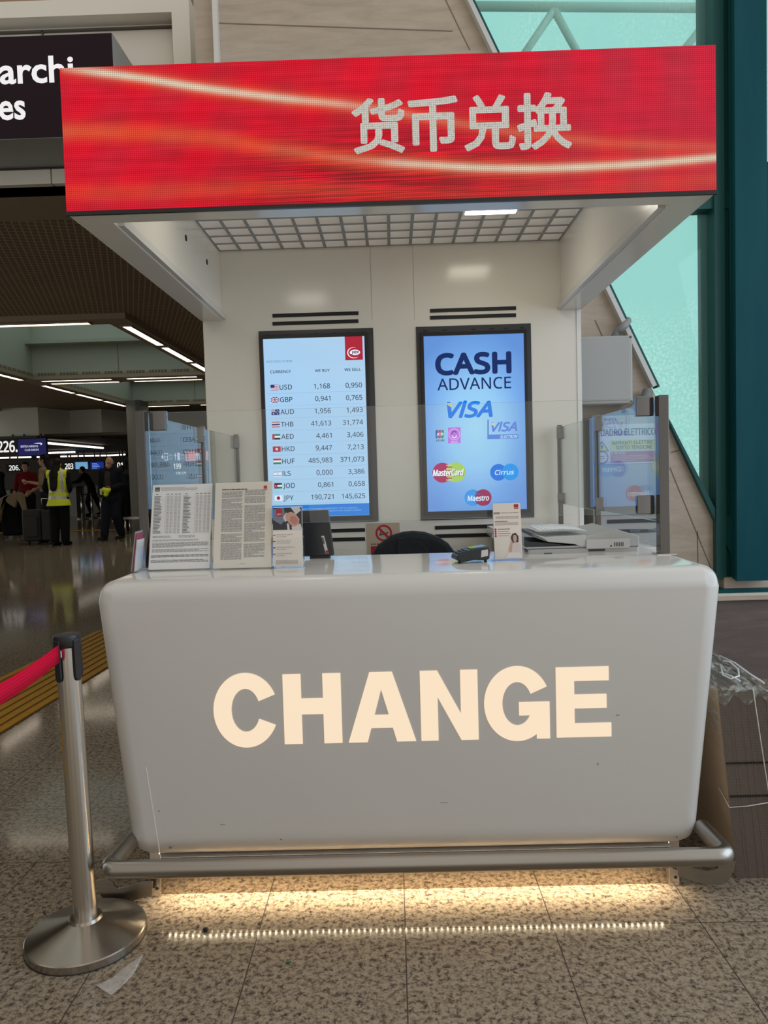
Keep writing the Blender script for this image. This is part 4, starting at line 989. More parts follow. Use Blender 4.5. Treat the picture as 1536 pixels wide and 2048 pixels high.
# leaflets seen edge-on at the far left, turned towards the left side of the counter
bm = None
t = thing('leaflet_holder', 'clear holder with leaflets seen edge-on at the left edge of the counter', 'leaflets', (at(274, 1135, 2.46).x, 2.46, ZT))
xe = at(268, 1138, 2.44).x
bm = B()
for q in (0, .014, .03):
    prism(bm, [(xe - .012 + q, 2.42, ZT), (xe - .012 + q + .002, 2.42, ZT), (xe + .006 + q * .4 + .002, 2.42, ZT + (.075, .12, .10)[int(q * 70)]), (xe + .006 + q * .4, 2.42, ZT + (.075, .12, .10)[int(q * 70)])], (0, .08, 0))
box(bm, xe - .012, xe + .024, 2.42, 2.50, ZT, ZT + .003); obj('acrylic_holder', bm, M_ACRYL, t)
for q, c, h in ((.005, (150, 148, 150), .135), (.010, (150, 60, 80), .128), (.015, (210, 208, 206), .108)):
    bm = B(); prism(bm, [(xe - .010 + q, 2.425, ZT + .004), (xe - .010 + q + .003, 2.425, ZT + .004), (xe + .012 + q * .4 + .003, 2.425, ZT + h), (xe + .012 + q * .4, 2.425, ZT + h)], (0, .07, 0)); obj('leaflet', bm, pm(c), t)

# computer monitor seen from behind
ym_ = 2.70; a, b = at(608, 1105, ym_), at(664, 1105, ym_); zt_ = at(635, 1021, ym_).z
MN = thing('computer_monitor', 'black computer monitor seen from its back on the counter behind the leaflets', 'monitor', ((a.x + b.x) / 2, ym_, ZT))
bm = B(); prism(bm, [(a.x, ym_, ZT + .010), (b.x + .006, ym_, ZT + .010), (b.x - .012, ym_ + .02, zt_), (a.x - .012, ym_ + .02, zt_)], (0, .035, 0)); obj('casing', bm, mat('monitor_black', (.012, .015, .020, 1), .22), MN, bevel=.003)
bm = B(); box(bm, a.x + .02, b.x - .01, ym_ + .005, ym_ + .06, ZT, ZT + .012); obj('stand', bm, M_BLACK, MN)
bm = B(); p0, p1 = at(645, 1072, ym_ + .002), at(654, 1107, ym_ - .003); dx = .009
prism(bm, [(p1.x - dx * .6, ym_ - .001, p1.z), (p1.x + dx * .6, ym_ - .001, p1.z), (p0.x + dx * .6, ym_ + .0085, p0.z), (p0.x - dx * .6, ym_ + .0085, p0.z)], (0, .003, 0)); st = obj('sticker', bm, pm((206, 204, 198)), MN)
bm = B(); box(bm, p1.x - .0045, p1.x + .0035, ym_ - .002, ym_ - .0008, p1.z + .001, p1.z + .011); obj('sticker_mark', bm, pm((170, 30, 50)), st)
bm = B()
for k in range(4): z = p0.z - .006 - k * .006; box(bm, p0.x - .003 + k * .0012, p0.x + .003 + k * .0012, ym_ + .0055 - k * .0012, ym_ + .0075 - k * .0012, z - .004, z)
obj('sticker_text', bm, pm((50, 50, 54)), st)

# office chair behind the counter
yc = 3.3; cx = at(828, 1110, yc).x; zc_ = at(828, 1063, yc).z
CH = thing('office_chair', 'black fabric office chair behind the white counter, only its rounded backrest top in view', 'chair', (cx, yc, 0))
M_FAB = mat('black_fabric', (.010, .012, .017, 1), .9); n = N(M_FAB); n.bump(n.noise(n.coord(), 12, 4), .5, .02)
hw0 = .21; H0 = zc_ - .45
prof = [(-.20, 0), (-.225, .12), (-.235, .28), (-.232, .40), (-.205, .475), (-.16, .545), (-.10, .588), (-.045, .603), (0, .606), (.05, .600), (.11, .578), (.155, .545), (.19, .495), (.225, .42), (.235, .30), (.22, .12), (.19, 0)]
sc_ = H0 / .606
bm = B(); prism(bm, [(cx + x, yc, .45 + z * sc_) for x, z in prof], (0, .07, 0)); obj('backrest', bm, M_FAB, CH, bevel=.02)
bm = B(); pts = [(-.075, .545), (-.07, .575), (0, .585), (.06, .572), (.07, .54), (.06, .46), (-.07, .46)]
prism(bm, [(cx + x, yc - .006, .45 + z * sc_) for x, z in pts], (0, .01, 0)); obj('backrest_patch', bm, M_FAB, CH, bevel=.003)
bm = B(); bbox(bm, cx - .24, cx + .24, yc + .07, yc + .53, .42, .50, .03, 3); obj('seat', bm, M_FAB, CH, smooth=60)
bm = B(); cyl(bm, (cx, yc + .3, .09), (cx, yc + .3, .42), .028); obj('gas_column', bm, M_BLACK, CH)
for k in range(5):
    an = 2 * math.pi * k / 5 + .3; tip = Vector((cx + .29 * math.cos(an), yc + .3 + .29 * math.sin(an), .075)); bm = B(); tube(bm, [(cx, yc + .3, .11), tip], [.024, .016], 8); l = obj('leg', bm, M_BLACK, CH)
    bm = B(); cyl(bm, tip + Vector((0, -.015, -.045)), tip + Vector((0, .015, -.045)), .03); obj('castor', bm, M_BLACK, l)
bm = B(); tube(bm, [(cx, yc + .30, .43), (cx, yc + .11, .44), (cx, yc + .075, .56)], .02, 8); obj('back_bracket', bm, M_BLACK, CH)

# card terminal lying on the counter
def tp(px, py, Y): return at(px, py, Y)
CTm = thing('card_terminal', 'small black card payment terminal lying on the counter beside the leaflet holder', 'card terminal', (at(945, 1118, 2.5).x, 2.5, ZT))
Lc = at(912, 1115, 2.43); Rc = at(978, 1108, 2.53)
ax = Vector((.985, .17, 0)).normalized(); sd = Vector((-ax.y, ax.x, 0)); o_ = Vector((Lc.x + .002, 2.432, ZT))
def tb(u, v, z): return o_ + ax * u + sd * v + Vector((0, 0, z))
L_, Wd = .112, .078
bm = B(); prof = [(0, .012), (.004, .028), (.02, .036), (.05, .044), (.085, .050), (.110, .051), (.115, .046), (.112, .012), (.10, .007), (.06, .010), (.02, .004)]
prism(bm, [tb(u, 0, z) for u, z in prof], sd * Wd); obj('body', bm, mat('terminal_black', (.014, .016, .018, 1), .3), CTm, bevel=.004)
bm = B(); prism(bm, [tb(.052, .012, .0455), tb(.105, .012, .0518), tb(.105, Wd - .012, .0518), tb(.052, Wd - .012, .0455)], (0, 0, .0012)); obj('screen', bm, mat('terminal_glass', (.02, .03, .04, 1), .03), CTm)
bm = B()
for i in range(3):
    for j in range(3): c = tb(.012 + i * .012, .018 + j * .02, .0315 + i * .0036); box(bm, c.x - .004, c.x + .004, c.y - .006, c.y + .006, c.z, c.z + .004)
obj('keypad', bm, M_DGREY, CTm)
bm = B(); prism(bm, [tb(.082, -.0016, .018), tb(.106, -.0016, .022), tb(.106, -.0016, .043), tb(.084, -.0016, .041)], sd * .002); obj('side_label', bm, pm((200, 196, 190)), CTm)
for u in (.012, .10):
    bm = B(); c = tb(u, .01, 0); cyl(bm, c, c + Vector((0, 0, .010)), .005, n=8); obj('rubber_foot', bm, M_BLACK, CTm)

# document scanner
ysn = 2.66; e = ysn / F
def sp(px, py): return at(px, py, ysn)
xl_, xr_ = sp(1052, 1090).x, sp(1279, 1088).x; D_ = .33
SCN = thing('document_scanner', 'grey flatbed document scanner with feeder tray on the right end of the counter', 'scanner', ((xl_ + xr_) / 2, ysn + .15, ZT))
M_SC = mat('scanner_grey', (.46, .455, .44, 1), .4); M_SC2 = mat('scanner_grey_light', (.56, .555, .54, 1), .4); M_SCD = mat('scanner_dark', (.03, .035, .042, 1), .4)
zs_ = lambda py: at(1165, py, ysn).z
z0 = ZT; zA = zs_(1101); zB = zs_(1096); zT = zs_(1060)
bm = B(); bbox(bm, xl_ + .004, xr_, ysn, ysn + D_, z0 + .006, zA, .01, 3); bd = obj('base', bm, M_SC, SCN, smooth=40)
bm = B()
for x in (xl_ + .03, xr_ - .05): box(bm, x, x + .03, ysn + .01, ysn + .04, z0, z0 + .008)
obj('foot', bm, M_SCD, SCN)
bm = B(); box(bm, xl_, xr_ - .02, ysn + .004, ysn + D_ - .004, zA, zB); obj('lid_gap', bm, M_SCD, SCN)
xm_ = sp(1172, 1090).x
# lid with the raised feeder on the right
bm = B(); pr_ = [(xl_, zB), (xr_, zB), (xr_, zs_(1075)), (sp(1232, 1061).x, zT), (sp(1170, 1072).x, zs_(1073)), (sp(1160, 1092).x, zs_(1091)), (xl_, zs_(1092))]
prism(bm, [(x, ysn + .002, z) for x, z in pr_], (0, D_ - .006, 0)); obj('lid', bm, M_SC, SCN, bevel=.004)
# input tray sweeping up to the left
bm = B(); pr_ = [(sp(1064, 1062).x, zs_(1064)), (sp(1090, 1070).x, zs_(1072)), (sp(1172, 1071).x, zs_(1070)), (sp(1172, 1092).x, zs_(1092)), (sp(1160, 1092).x, zs_(1093)), (sp(1150, 1087).x, zs_(1088)), (sp(1095, 1080).x, zs_(1082)), (sp(1088, 1073).x, zs_(1076))]
prism(bm, [(x, ysn - .001, z) for x, z in pr_], (0, D_ - .05, 0)); obj('feeder_tray', bm, M_SC2, SCN, bevel=.003)
bm = B(); prism(bm, [(sp(1064, 1064).x, ysn + .001, zs_(1064)), (sp(1082, 1064).x, ysn + .001, zs_(1065)), (sp(1092, 1080).x, ysn + .001, zs_(1081)), (sp(1082, 1076).x, ysn + .001, zs_(1077)), (sp(1066, 1071).x, ysn + .001, zs_(1071))], (0, D_ - .08, 0)); obj('tray_guide', bm, mat('guide_grey', (.16, .17, .17, 1), .5), SCN)
bm = B(); prism(bm, [(xl_ + .003, ysn + .012, zs_(1081)), (sp(1095, 1083).x, ysn + .012, zs_(1084)), (sp(1140, 1090).x, ysn + .012, zs_(1091)), (sp(1142, 1094).x, ysn + .012, zs_(1095)), (xl_ + .003, ysn + .012, zs_(1095))], (0, D_ - .1, 0)); obj('output_slot', bm, M_SCD, SCN)
bm = B(); bbox(bm, sp(1172, 1090).x, sp(1259, 1090).x, ysn - .006, ysn + .01, zs_(1098), zs_(1079), .002, 2); dr = obj('feeder_cover', bm, M_SC2, SCN, smooth=40)
bm = B()
for k in range(6): x = sp(1228 + k * 3.4, 1090).x; box(bm, x - .0012, x + .0012, ysn - .0068, ysn - .005, zs_(1094), zs_(1086))
x = sp(1221, 1092).x; cyl(bm, (x, ysn - .0068, zs_(1093)), (x, ysn - .004, zs_(1093)), .003, n=12); obj('vent', bm, M_SLOT, dr)
bm = B(); box(bm, sp(1177, 1101).x, sp(1210, 1101).x, ysn - .002, ysn + .004, zs_(1103), zs_(1099)); obj('latch', bm, M_SCD, SCN)
bm = B(); box(bm, sp(1088, 1105).x, sp(1104, 1105).x, ysn - .001, ysn + .004, zs_(1107), zs_(1104)); obj('latch', bm, M_SCD, SCN)
bm = B(); k0 = 12
for i in range(k0):
    u0, u1 = i / k0, (i + 1) / k0; fx = lambda u: sp(1078 + u * 96, 1070).x; fz = lambda u: zs_(1064 - 4 * math.sin(u * 3.0) + 1.5 * u) + .009 - .004 * u
    poly(bm, [(fx(u0), ysn + .01, fz(u0)), (fx(u1), ysn + .01, fz(u1)), (fx(u1), ysn + .22, fz(u1) + .004), (fx(u0), ysn + .22, fz(u0) + .004)])
pp = solo('paper_sheet', bm, M_PAPER, 'loose white paper sheet lying on the feeder tray of the scanner', 'paper', smooth=180)
sm = pp.modifiers.new('thick', 'SOLIDIFY'); sm.thickness = .0012

# no-smoking sign on the kiosk wall
YN = YB - .004
NS = thing('no_smoking_sign', 'beige no-smoking sign on the kiosk wall between the screens and behind the chair', 'sign', (at(767, 1110, YN).x, YN, at(767, 1120, YN).z))
a, b = at(734, 1080, YN), at(800, 1080, YN); zt_ = at(767, 1046, YN).z; zb_ = at(767, 1135, YN).z
bm = B(); box(bm, a.x, b.x, YN, YN + .004, zb_, zt_); pl_ = obj('plate', bm, pm((186, 168, 146)), NS)
c = at(767.5, 1066, YN - .001); bm = B(); r = 16.5 * YB / F; ringd(bm, c, r * .78, r, 40, 0); q = .707
bm2 = B(); prism(bm2, [c + Vector((-.21 * r + .02, .0004, -.085 * r)) * 1.0, c + Vector((.36 * r, .0004, -.02 * r)), c + Vector((.36 * r, .0004, .10 * r)), c + Vector((-.1 * r, .0004, .04 * r))], (0, .0004, 0)); 
w = r * .1
poly(bm, [c + Vector((-r * .8 * q - w, -.0006, r * .8 * q - w)), c + Vector((r * .8 * q - w, -.0006, -r * .8 * q - w)), c + Vector((r * .8 * q + w, -.0006, -r * .8 * q + w)), c + Vector((-r * .8 * q + w, -.0006, r * .8 * q + w))])
rect(bm, a.x + .02, at(760, 1105, YN).x, zb_ + .01, at(760, 1092, YN).z, YN - .001)
obj('prohibition_ring', bm, pm((176, 22, 52)), pl_)
bm2.free(); bm = B()
poly(bm, [c + Vector((-.5 * r, -.0002, -.32 * r)), c + Vector((.55 * r, -.0002, -.02 * r)), c + Vector((.55 * r, -.0002, .10 * r)), c + Vector((-.5 * r, -.0002, -.20 * r))])
poly(bm, [c + Vector((-.55 * r, -.0002, -.2 * r)), c + Vector((-.45 * r, -.0002, -.2 * r)), c + Vector((-.30 * r, -.0002, .12 * r)), c + Vector((-.40 * r, -.0002, .12 * r))])
obj('cigarette', bm, M_BLACK, pl_); bm = B()
lx = at(742, 1089, YN)
for k in range(6): rect(bm, lx.x + k * .016, lx.x + k * .016 + .011, lx.z, lx.z + .004, YN - .001)
obj('warning_text', bm, M_BLACK, pl_)
# ------------------------------------------------------------------ electrical equipment right of the kiosk
YE_ = 4.42
a, b = at(1150, 740, YE_), at(1266, 740, YE_); zt_ = at(1220, 671, YE_).z; zb_ = at(1220, 808, YE_).z
EB = thing('electrical_box', 'pale grey electrical junction box on the stone wall beside the kiosk edge', 'electrical box', ((a.x + b.x) / 2, YE_, zb_))
M_EB = mat('box_grey', (.40, .41, .40, 1), .16); bm = B(); bbox(bm, a.x, b.x, YE_, YW, zb_, zt_, .012, 3); obj('body', bm, M_EB, EB, smooth=40)
bm = B(); bbox(bm, a.x + .01, b.x - .018, YE_ - .008, YE_ + .002, zb_ + .02, zt_ - .02, .004, 2); cv = obj('cover', bm, M_EB, EB, smooth=40)
for q in (zb_ + .012, zt_ - .012):
    bm = B(); cyl(bm, (b.x - .012, YE_ - .003, q), (b.x - .012, YE_ + .002, q), .006, n=10); obj('screw', bm, M_DGREY, EB)
M_CON = mat('grey_conduit', (.30, .31, .31, 1), .45)
def hose(pts, r, lab):
    P_ = [Vector(p) for p in pts]; out = []
    for i in range(len(P_) - 1):
        p0 = P_[max(i - 1, 0)]; p1 = P_[i]; p2 = P_[i + 1]; p3 = P_[min(i + 2, len(P_) - 1)]
        for k in range(12):
            t = k / 12; out.append(.5 * ((2 * p1) + (p2 - p0) * t + (2 * p0 - 5 * p1 + 4 * p2 - p3) * t * t + (3 * p1 - p0 - 3 * p2 + p3) * t ** 3))
    bm = B(); fine = []
    for i in range(len(out) - 1):
        for k in range(4): fine.append(out[i].lerp(out[i + 1], k / 4))
    tube(bm, fine, [r * (1.0 if i % 4 < 2 else .82) for i in range(len(fine))], 12); solo('flexible_conduit', bm, M_CON, lab, 'conduit')
hose([at(1228, 676, 4.5), at(1234, 664, 4.5), at(1246, 654, 4.5), at(1252, 648, 4.55), at(1256, 640, 4.6)], .022, 'ribbed grey conduit leaving the top of the electrical box')
hose([at(1250, 828, 4.44), at(1262, 822, 4.46), at(1275, 812, 4.5), at(1290, 800, 4.53), at(1296, 780, 4.56)], .032, 'ribbed grey conduit between the electrical box and the panel cabinet below')
Yc = 4.36; a, b = at(1185, 930, Yc), at(1322, 930, Yc); zt_ = at(1250, 830, Yc).z
EC = thing('panel_cabinet', 'grey floor-standing electrical cabinet behind the right glass screen', 'cabinet', ((a.x + b.x) / 2, Yc, 0))
M_EC = mat('cabinet_grey', (.36, .37, .38, 1), .3); bm = B(); bbox(bm, a.x, b.x, Yc, YW, .0, zt_, .008, 2); cb = obj('body', bm, M_EC, EC, smooth=40)
bm = B(); bbox(bm, a.x + .02, b.x - .015, Yc - .006, Yc + .001, at(1250, 1030, Yc).z, zt_ - .035, .003, 2); dr = obj('door', bm, M_EC, EC, smooth=40)
bm = B()
for py in (1042, 1062): z = at(1250, py, Yc).z; box(bm, a.x + .08, b.x - .01, Yc - .003, Yc + .002, z - .012, z + .010)
obj('vent', bm, M_DGREY, EC)
bm = B(); z = at(1250, 837, Yc).z
for k in range(7): x = at(1208 + k * 3.6, 836, Yc).x; box(bm, x, x + .006, Yc - .002, Yc + .001, z - .004 + .003 * (k % 3), z + .002 + .003 * (k % 2))
obj('handwriting', bm, M_DGREY, EC)
# warning plate
YV = Yc - .010
a, b = at(1188, 885, YV), at(1313, 885, YV); zt_ = (at(1200, 849, YV).z + at(1313, 847, YV).z) / 2; zb_ = at(1250, 927, YV).z
WS = thing('warning_sign', 'white Italian electrical warning sign with yellow and red panels on the cabinet door', 'sign', ((a.x + b.x) / 2, YV, zb_))
bm = B(); box(bm, a.x, b.x, YV, YV + .004, zb_, zt_); wp = obj('plate', bm, pm((206, 208, 214)), WS)
mw = Map(a.x, b.x, zt_, zb_, YV); s = Sheet(pm); mp = mw; YT_ = YV - .001
def W_(body, u0, u1, v, cap, c, off=0): text(s.bm, body, mw.x(u0), mw.z(v), YV - .0016, cap * mw.h, s.i(c), 'L', (u1 - u0) * mw.w, off)
W_('QUADRO ELETTRICO', .03, .985, .285, .17, (28, 34, 60), .012)
R_(.26, .99, .40, .66, (206, 196, 72)); W_('IMPIANTI ELETTRICI', .29, .965, .515, .085, (40, 44, 60), .012); W_('SOTTO TENSIONE', .35, .93, .635, .085, (40, 44, 60), .012)
poly(s.bm, [(mw.x(.02), YT_, mw.z(.67)), (mw.x(.23), YT_, mw.z(.67)), (mw.x(.125), YT_, mw.z(.42))], s.i((206, 196, 72)))
for p in (((.02, .67), (.23, .67)), ((.02, .67), (.125, .42)), ((.125, .42), (.23, .67))):
    (u0, v0), (u1, v1) = p; A_ = Vector((mw.x(u0), YT_ - .0004, mw.z(v0))); C_ = Vector((mw.x(u1), YT_ - .0004, mw.z(v1))); d_ = (C_ - A_).normalized(); nn = Vector((-d_.z, 0, d_.x)) * .0022
    poly(s.bm, [A_ - nn, C_ - nn, C_ + nn, A_ + nn], s.i((36, 40, 60)))
poly(s.bm, [(mw.x(.135), YT_ - .0006, mw.z(.47)), (mw.x(.10), YT_ - .0006, mw.z(.56)), (mw.x(.125), YT_ - .0006, mw.z(.56)), (mw.x(.11), YT_ - .0006, mw.z(.65)), (mw.x(.15), YT_ - .0006, mw.z(.54)), (mw.x(.125), YT_ - .0006, mw.z(.54))], s.i((36, 40, 60)))
R_(.26, .99, .69, .97, (170, 48, 62)); W_('\u00c8 VIETATO:', .28, .50, .76, .055, (220, 208, 212), .012)
for k, q in enumerate(('\u2022 Eseguire lavori su impianti sotto tensione.', '\u2022 Toccare gli impianti se non si \u00e8 autorizzati.', '\u2022 Togliere i ripari o le custodie di sicurezza prima', '   di aver tolto la tensione.')): W_(q, .28, (.88, .90, .97, .66)[k], .815 + k * .042, .030, (220, 200, 206))
cc = Vector((mw.x(.125), YT_, mw.z(.83))); ringd(s.bm, cc, .030, .038, 30, s.i((170, 48, 62))); R_(.075, .17, .79, .81, (36, 40, 60)); R_(.075, .17, .85, .87, (150, 60, 70))
obj('printing', s.bm, s.ms, wp)
# clear plastic bin by the cabinet
bm = B(); a = at(1302, 1085, 2.85); bbox(bm, a.x - .05, a.x + .02, 2.82, 2.95, ZT + .001, at(1304, 1057, 2.85).z, .012, 3)
ob = solo('plastic_tray', bm, M_ACRYL, 'clear plastic tray behind the right steel post of the glass screen', 'tray', smooth=50)

# ------------------------------------------------------------------ sign in the hall front, top left
YSg = 4.75
a, b = at(-560, 180, YSg), at(228, 180, YSg); zt_ = at(110, 70, YSg).z; zb_ = at(110, 274, YSg).z
HS = thing('boarding_sign', 'dark lit boarding sign with white lettering on the cream front above the hall', 'sign', ((a.x + b.x) / 2, YSg, zb_))
bm = B(); box(bm, a.x, b.x + .002, YSg + .004, YH - .02, zb_ - .003, zt_ + .003); obj('case', bm, mat('sign_case', (.30, .31, .31, 1), .35), HS)
bm = B(); box(bm, a.x, b.x, YSg, YSg + .006, zb_, zt_); fc = obj('sign_face', bm, mat('sign_dark', (.018, .007, .012, 1), .5, 0, .15), HS)
bm = B(); 
p = at(148, 165, YSg); cp = (at(105, 118, YSg).z - at(105, 167, YSg).z)
e_ = YSg / F
text(bm, 'Imbarchi', at(-112, 165, YSg).x, at(70, 165, YSg).z, YSg - .002, .727 * 66 * e_, 0, 'L', (144 + 112) * e_, .022, plain=True)
text(bm, 'Gates', at(-98, 237, YSg).x, at(30, 238, YSg).z, YSg - .002, .727 * 68 * e_, 0, 'L', (50 + 98) * e_, .022, plain=True)
obj('lettering', bm, emit('sign_white', (.92, .90, .90, 1), .95), fc)

# ------------------------------------------------------------------ stanchion with red belt
yq = 2.068
b0 = at(172, 1846, yq); t0 = at(134, 1284, yq); dirp = (t0 - b0).normalized()
ST = thing('stanchion', 'brushed steel queue post with red belt and round base, left of the counter', 'stanchion', (b0.x, yq, 0))
bc = Vector((at(174, 1880, yq).x, yq, 0))
bm = B(); lathe(bm, bc, [(.158, .0), (.164, .003), (.164, .022), (.161, .0245), (.130, .033), (.100, .0425), (.070, .052), (.046, .060), (.042, .068)], 64)
for f in bm.faces: f.smooth = True
obj('base', bm, M_DISC, ST, smooth=22)
bm = B(); lathe(bm, bc + Vector((0, 0, -.0)), [(.165, 0), (.165, .003)], 64); obj('floor_ring', bm, M_BLACK, ST)
bm = B(); cyl(bm, Vector((bc.x, yq, .055)), t0, .0318, n=40); PO = obj('post', bm, M_STEEL, ST, smooth=40)
up = (t0 - Vector((bc.x, yq, .055))).normalized()
bm = B(); lathe(bm, t0 - up * .012, [(.0345, 0), (.0375, .004), (.0375, .028), (.035, .034), (.01, .036)], 32, axis=up); obj('cap', bm, M_BLACK, ST, smooth=40)
sx = Vector((1, 0, 0)); sx = (sx - sx.dot(up) * up).normalized(); sy = up.cross(sx)
for an in (-112, -28, 62, 152):
    q = math.radians(an); dv = sx * math.cos(q) + sy * math.sin(q); tv = up.cross(dv); bm = B(); h = .105
    c = t0 + dv * .0335
    prism(bm, [c - tv * .010 + up * .01, c + tv * .010 + up * .01, c + tv * .010 - up * (h - .012), c + tv * .006 - up * h, c - tv * .006 - up * h, c - tv * .010 - up * (h - .012)], dv * .007); obj('belt_slot', bm, M_BLACK, ST, bevel=.002)
M_BELT = mat('red_belt', (.50, .008, .035, 1), .7, 0, .1); n = N(M_BELT); X, Y_, Z = n.sep(n.coord('UV')); n.base(n.mix(n.m_('PINGPONG', n.m_('MULTIPLY', Y_, 6), .5), (.52, .002, .028, 1), (.90, .008, .075, 1)))
s0 = at(122, 1304, yq - .02); s1 = at(-10, 1376, 1.63); s1 = s0 + (s1 - s0) * 1.9
bm = B(); uvl = bm.loops.layers.uv.new('UVMap'); nseg = 14; rows_ = []
for i in range(nseg + 1):
    u = i / nseg; c = s0.lerp(s1, u) - Vector((0, 0, .02 * math.sin(math.pi * u))); rows_.append((bm.verts.new(c - Vector((0, 0, .024))), bm.verts.new(c + Vector((0, 0, .024)))))
for i in range(nseg):
    f = bm.faces.new((rows_[i][0], rows_[i + 1][0], rows_[i + 1][1], rows_[i][1])); f.smooth = True
    for lp, q in zip(f.loops, ((i, 0), (i + 1, 0), (i + 1, 1), (i, 1))): lp[uvl].uv = (q[0] / nseg, q[1])
bl_ = obj('belt', bm, M_BELT, ST); md = bl_.modifiers.new('s', 'SOLIDIFY'); md.thickness = .0018; md.offset = 0
bm = B(); lathe(bm, s0 + Vector((.002, -.010, -.004)), [(.010, 0), (.012, .002), (.008, .004)], 20, axis=(.5, -.8, 0)); obj('belt_clip', bm, pm((230, 226, 222)), ST)

# ------------------------------------------------------------------ wrapped stack of flat cartons leaning by the counter
c0 = pz(1474, 1757); lean = -.095; wd = .155; ht = .60; dp = .50
CB = thing('carton_stack', 'film-wrapped bundle of flattened brown cartons leaning by the right end of the counter', 'cartons', (c0.x + wd / 2, c0.y + dp / 2, 0))
M_CB = mat('carton', (.36, .235, .135, 1), .65)
_n = N(M_CB); _n.base(_n.mix(_n.noise(_n.mapv(_n.coord(), (2, 2, 9)), 6, 4), (.50, .35, .22, 1), (.62, .45, .29, 1)))
M_CE = mat('carton_edges', (.12, .09, .07, 1), .8); n = N(M_CE); X, Y_, Z = n.sep(n.coord())
xs_ = n.m_('ADD', X, n.m_('MULTIPLY', Z, .095)); st_ = n.m_('PINGPONG', n.m_('DIVIDE', xs_, .0048), .5); st2 = n.m_('PINGPONG', n.m_('DIVIDE', n.m_('ADD', Z, n.m_('MULTIPLY', n.noise(n.coord(), 30, 2), .01)), .0085), .5)
n.base(n.mix(n.m_('MULTIPLY', n.m_('ADD', st_, n.m_('MULTIPLY', st2, .6)), 1.0), (.070, .054, .044, 1), (.185, .145, .115, 1)))
def cs(x, y, z): return c0 + Vector((x + lean * z, y, z))
lay = 16
for i in range(lay):
    w0, w1 = wd * i / lay + .00015, wd * (i + 1) / lay - .00015; bm = B(); r_ = random.Random(i); dz = r_.uniform(-.004, .003); dy = r_.uniform(-.0008, .0008)
    vs = [bm.verts.new(cs(x, y, z)) for x, y, z in ((w0, dy, 0), (w1, dy, 0), (w1, dp, 0), (w0, dp, 0), (w0, dy, ht + dz), (w1, dy, ht + dz), (w1, dp, ht + dz + .03), (w0, dp, ht + dz + .03))]
    for k, f in enumerate(((0, 3, 2, 1), (4, 5, 6, 7), (0, 1, 5, 4), (1, 2, 6, 5), (2, 3, 7, 6), (3, 0, 4, 7))): bm.faces.new([vs[j] for j in f]).material_index = 1 if k in (1, 2) else 0
    obj('carton', bm, [M_CB, M_CE], CB)
bm = B()
for z in (.37, .265):
    for i in range(22):
        x = .006 + i * (wd - .012) / 21; p = cs(x, -.0035, z); box(bm, p.x - .0016, p.x + .0016, p.y - .001, p.y + .002, p.z - .003, p.z + .003)
obj('perforation', bm, M_SLOT, CB)
M_FILM = bpy.data.materials.new('wrap_film'); M_FILM.use_nodes = True; n = N(M_FILM); t_ = n.t
tr = n.new('BsdfTransparent'); gl = n.new('BsdfGlossy'); df = n.new('BsdfDiffuse'); m1 = n.new('MixShader'); m2 = n.new('MixShader'); gl.inputs['Roughness'].default_value = .12; n.lk((.75, .78, .76, 1), df.inputs[0])
q = n.noise(n.mapv(n.coord(), (1, .4, 1)), 26, 4, .65, 1.5); n.lk(n.ramp(q, [(.50, (.03, .03, .03, 1)), (.66, (.40, .40, .40, 1))]), m1.inputs[0])
t_.links.new(tr.outputs[0], m1.inputs[1]); t_.links.new(df.outputs[0], m1.inputs[2]); n.lk(.10, m2.inputs[0]); t_.links.new(m1.outputs[0], m2.inputs[1]); t_.links.new(gl.outputs[0], m2.inputs[2]); t_.links.new(m2.outputs[0], t_.nodes['Material Output'].inputs[0])
bm = B(); r_ = random.Random(5); NX, NY = 16, 16; grid = []
for j in range(NY + 1):
    row = []
    for i in range(NX + 1):
        u, v = i / NX, j / NY; x = -.006 + (wd + .012) * u; y = -.008 + (dp + .012) * v; hump = .045 * math.exp(-((u - .15) / .3) ** 2 - ((v - .75) / .35) ** 2)
        z = ht + .010 + .03 * v + hump + r_.uniform(-.003, .005)
        if i in (0, NX) or j == 0: z -= .012
        row.append(bm.verts.new(cs(x, y, z)))
    grid.append(row)
for j in range(NY):
    for i in range(NX):
        if abs(i - 4) + abs(j - 7) < 3: continue
        bm.faces.new((grid[j][i], grid[j][i + 1], grid[j + 1][i + 1], grid[j + 1][i]))
fr_ = [[bm.verts.new(cs(-.006 + (wd + .012) * i / NX, -.008 + r_.uniform(-.001, .001), ht + .004 - k * .035 - .016 * math.sin(i * .9))) for i in range(NX + 1)] for k in range(2)]
for k in range(1):
    for i in range(NX): bm.faces.new((fr_[k][i], fr_[k + 1][i], fr_[k + 1][i + 1], fr_[k][i + 1]))
for i in range(NX): bm.faces.new((grid[0][i], fr_[0][i], fr_[0][i + 1], grid[0][i + 1]))
lf = [[bm.verts.new(cs(-.007 - .002 * math.sin(j * 2 + k), -.008 + (dp + .012) * j / NY, ht - k * .14 + .03 * j / NY)) for j in range(NY + 1)] for k in range(2)]
for k in range(1):
    for j in range(NY): bm.faces.new((lf[k][j], lf[k][j + 1], lf[k + 1][j + 1], lf[k + 1][j]))
for j in range(NY): bm.faces.new((grid[j][0], grid[j + 1][0], lf[0][j + 1], lf[0][j]))
obj('wrap_film', bm, M_FILM, CB, smooth=60)
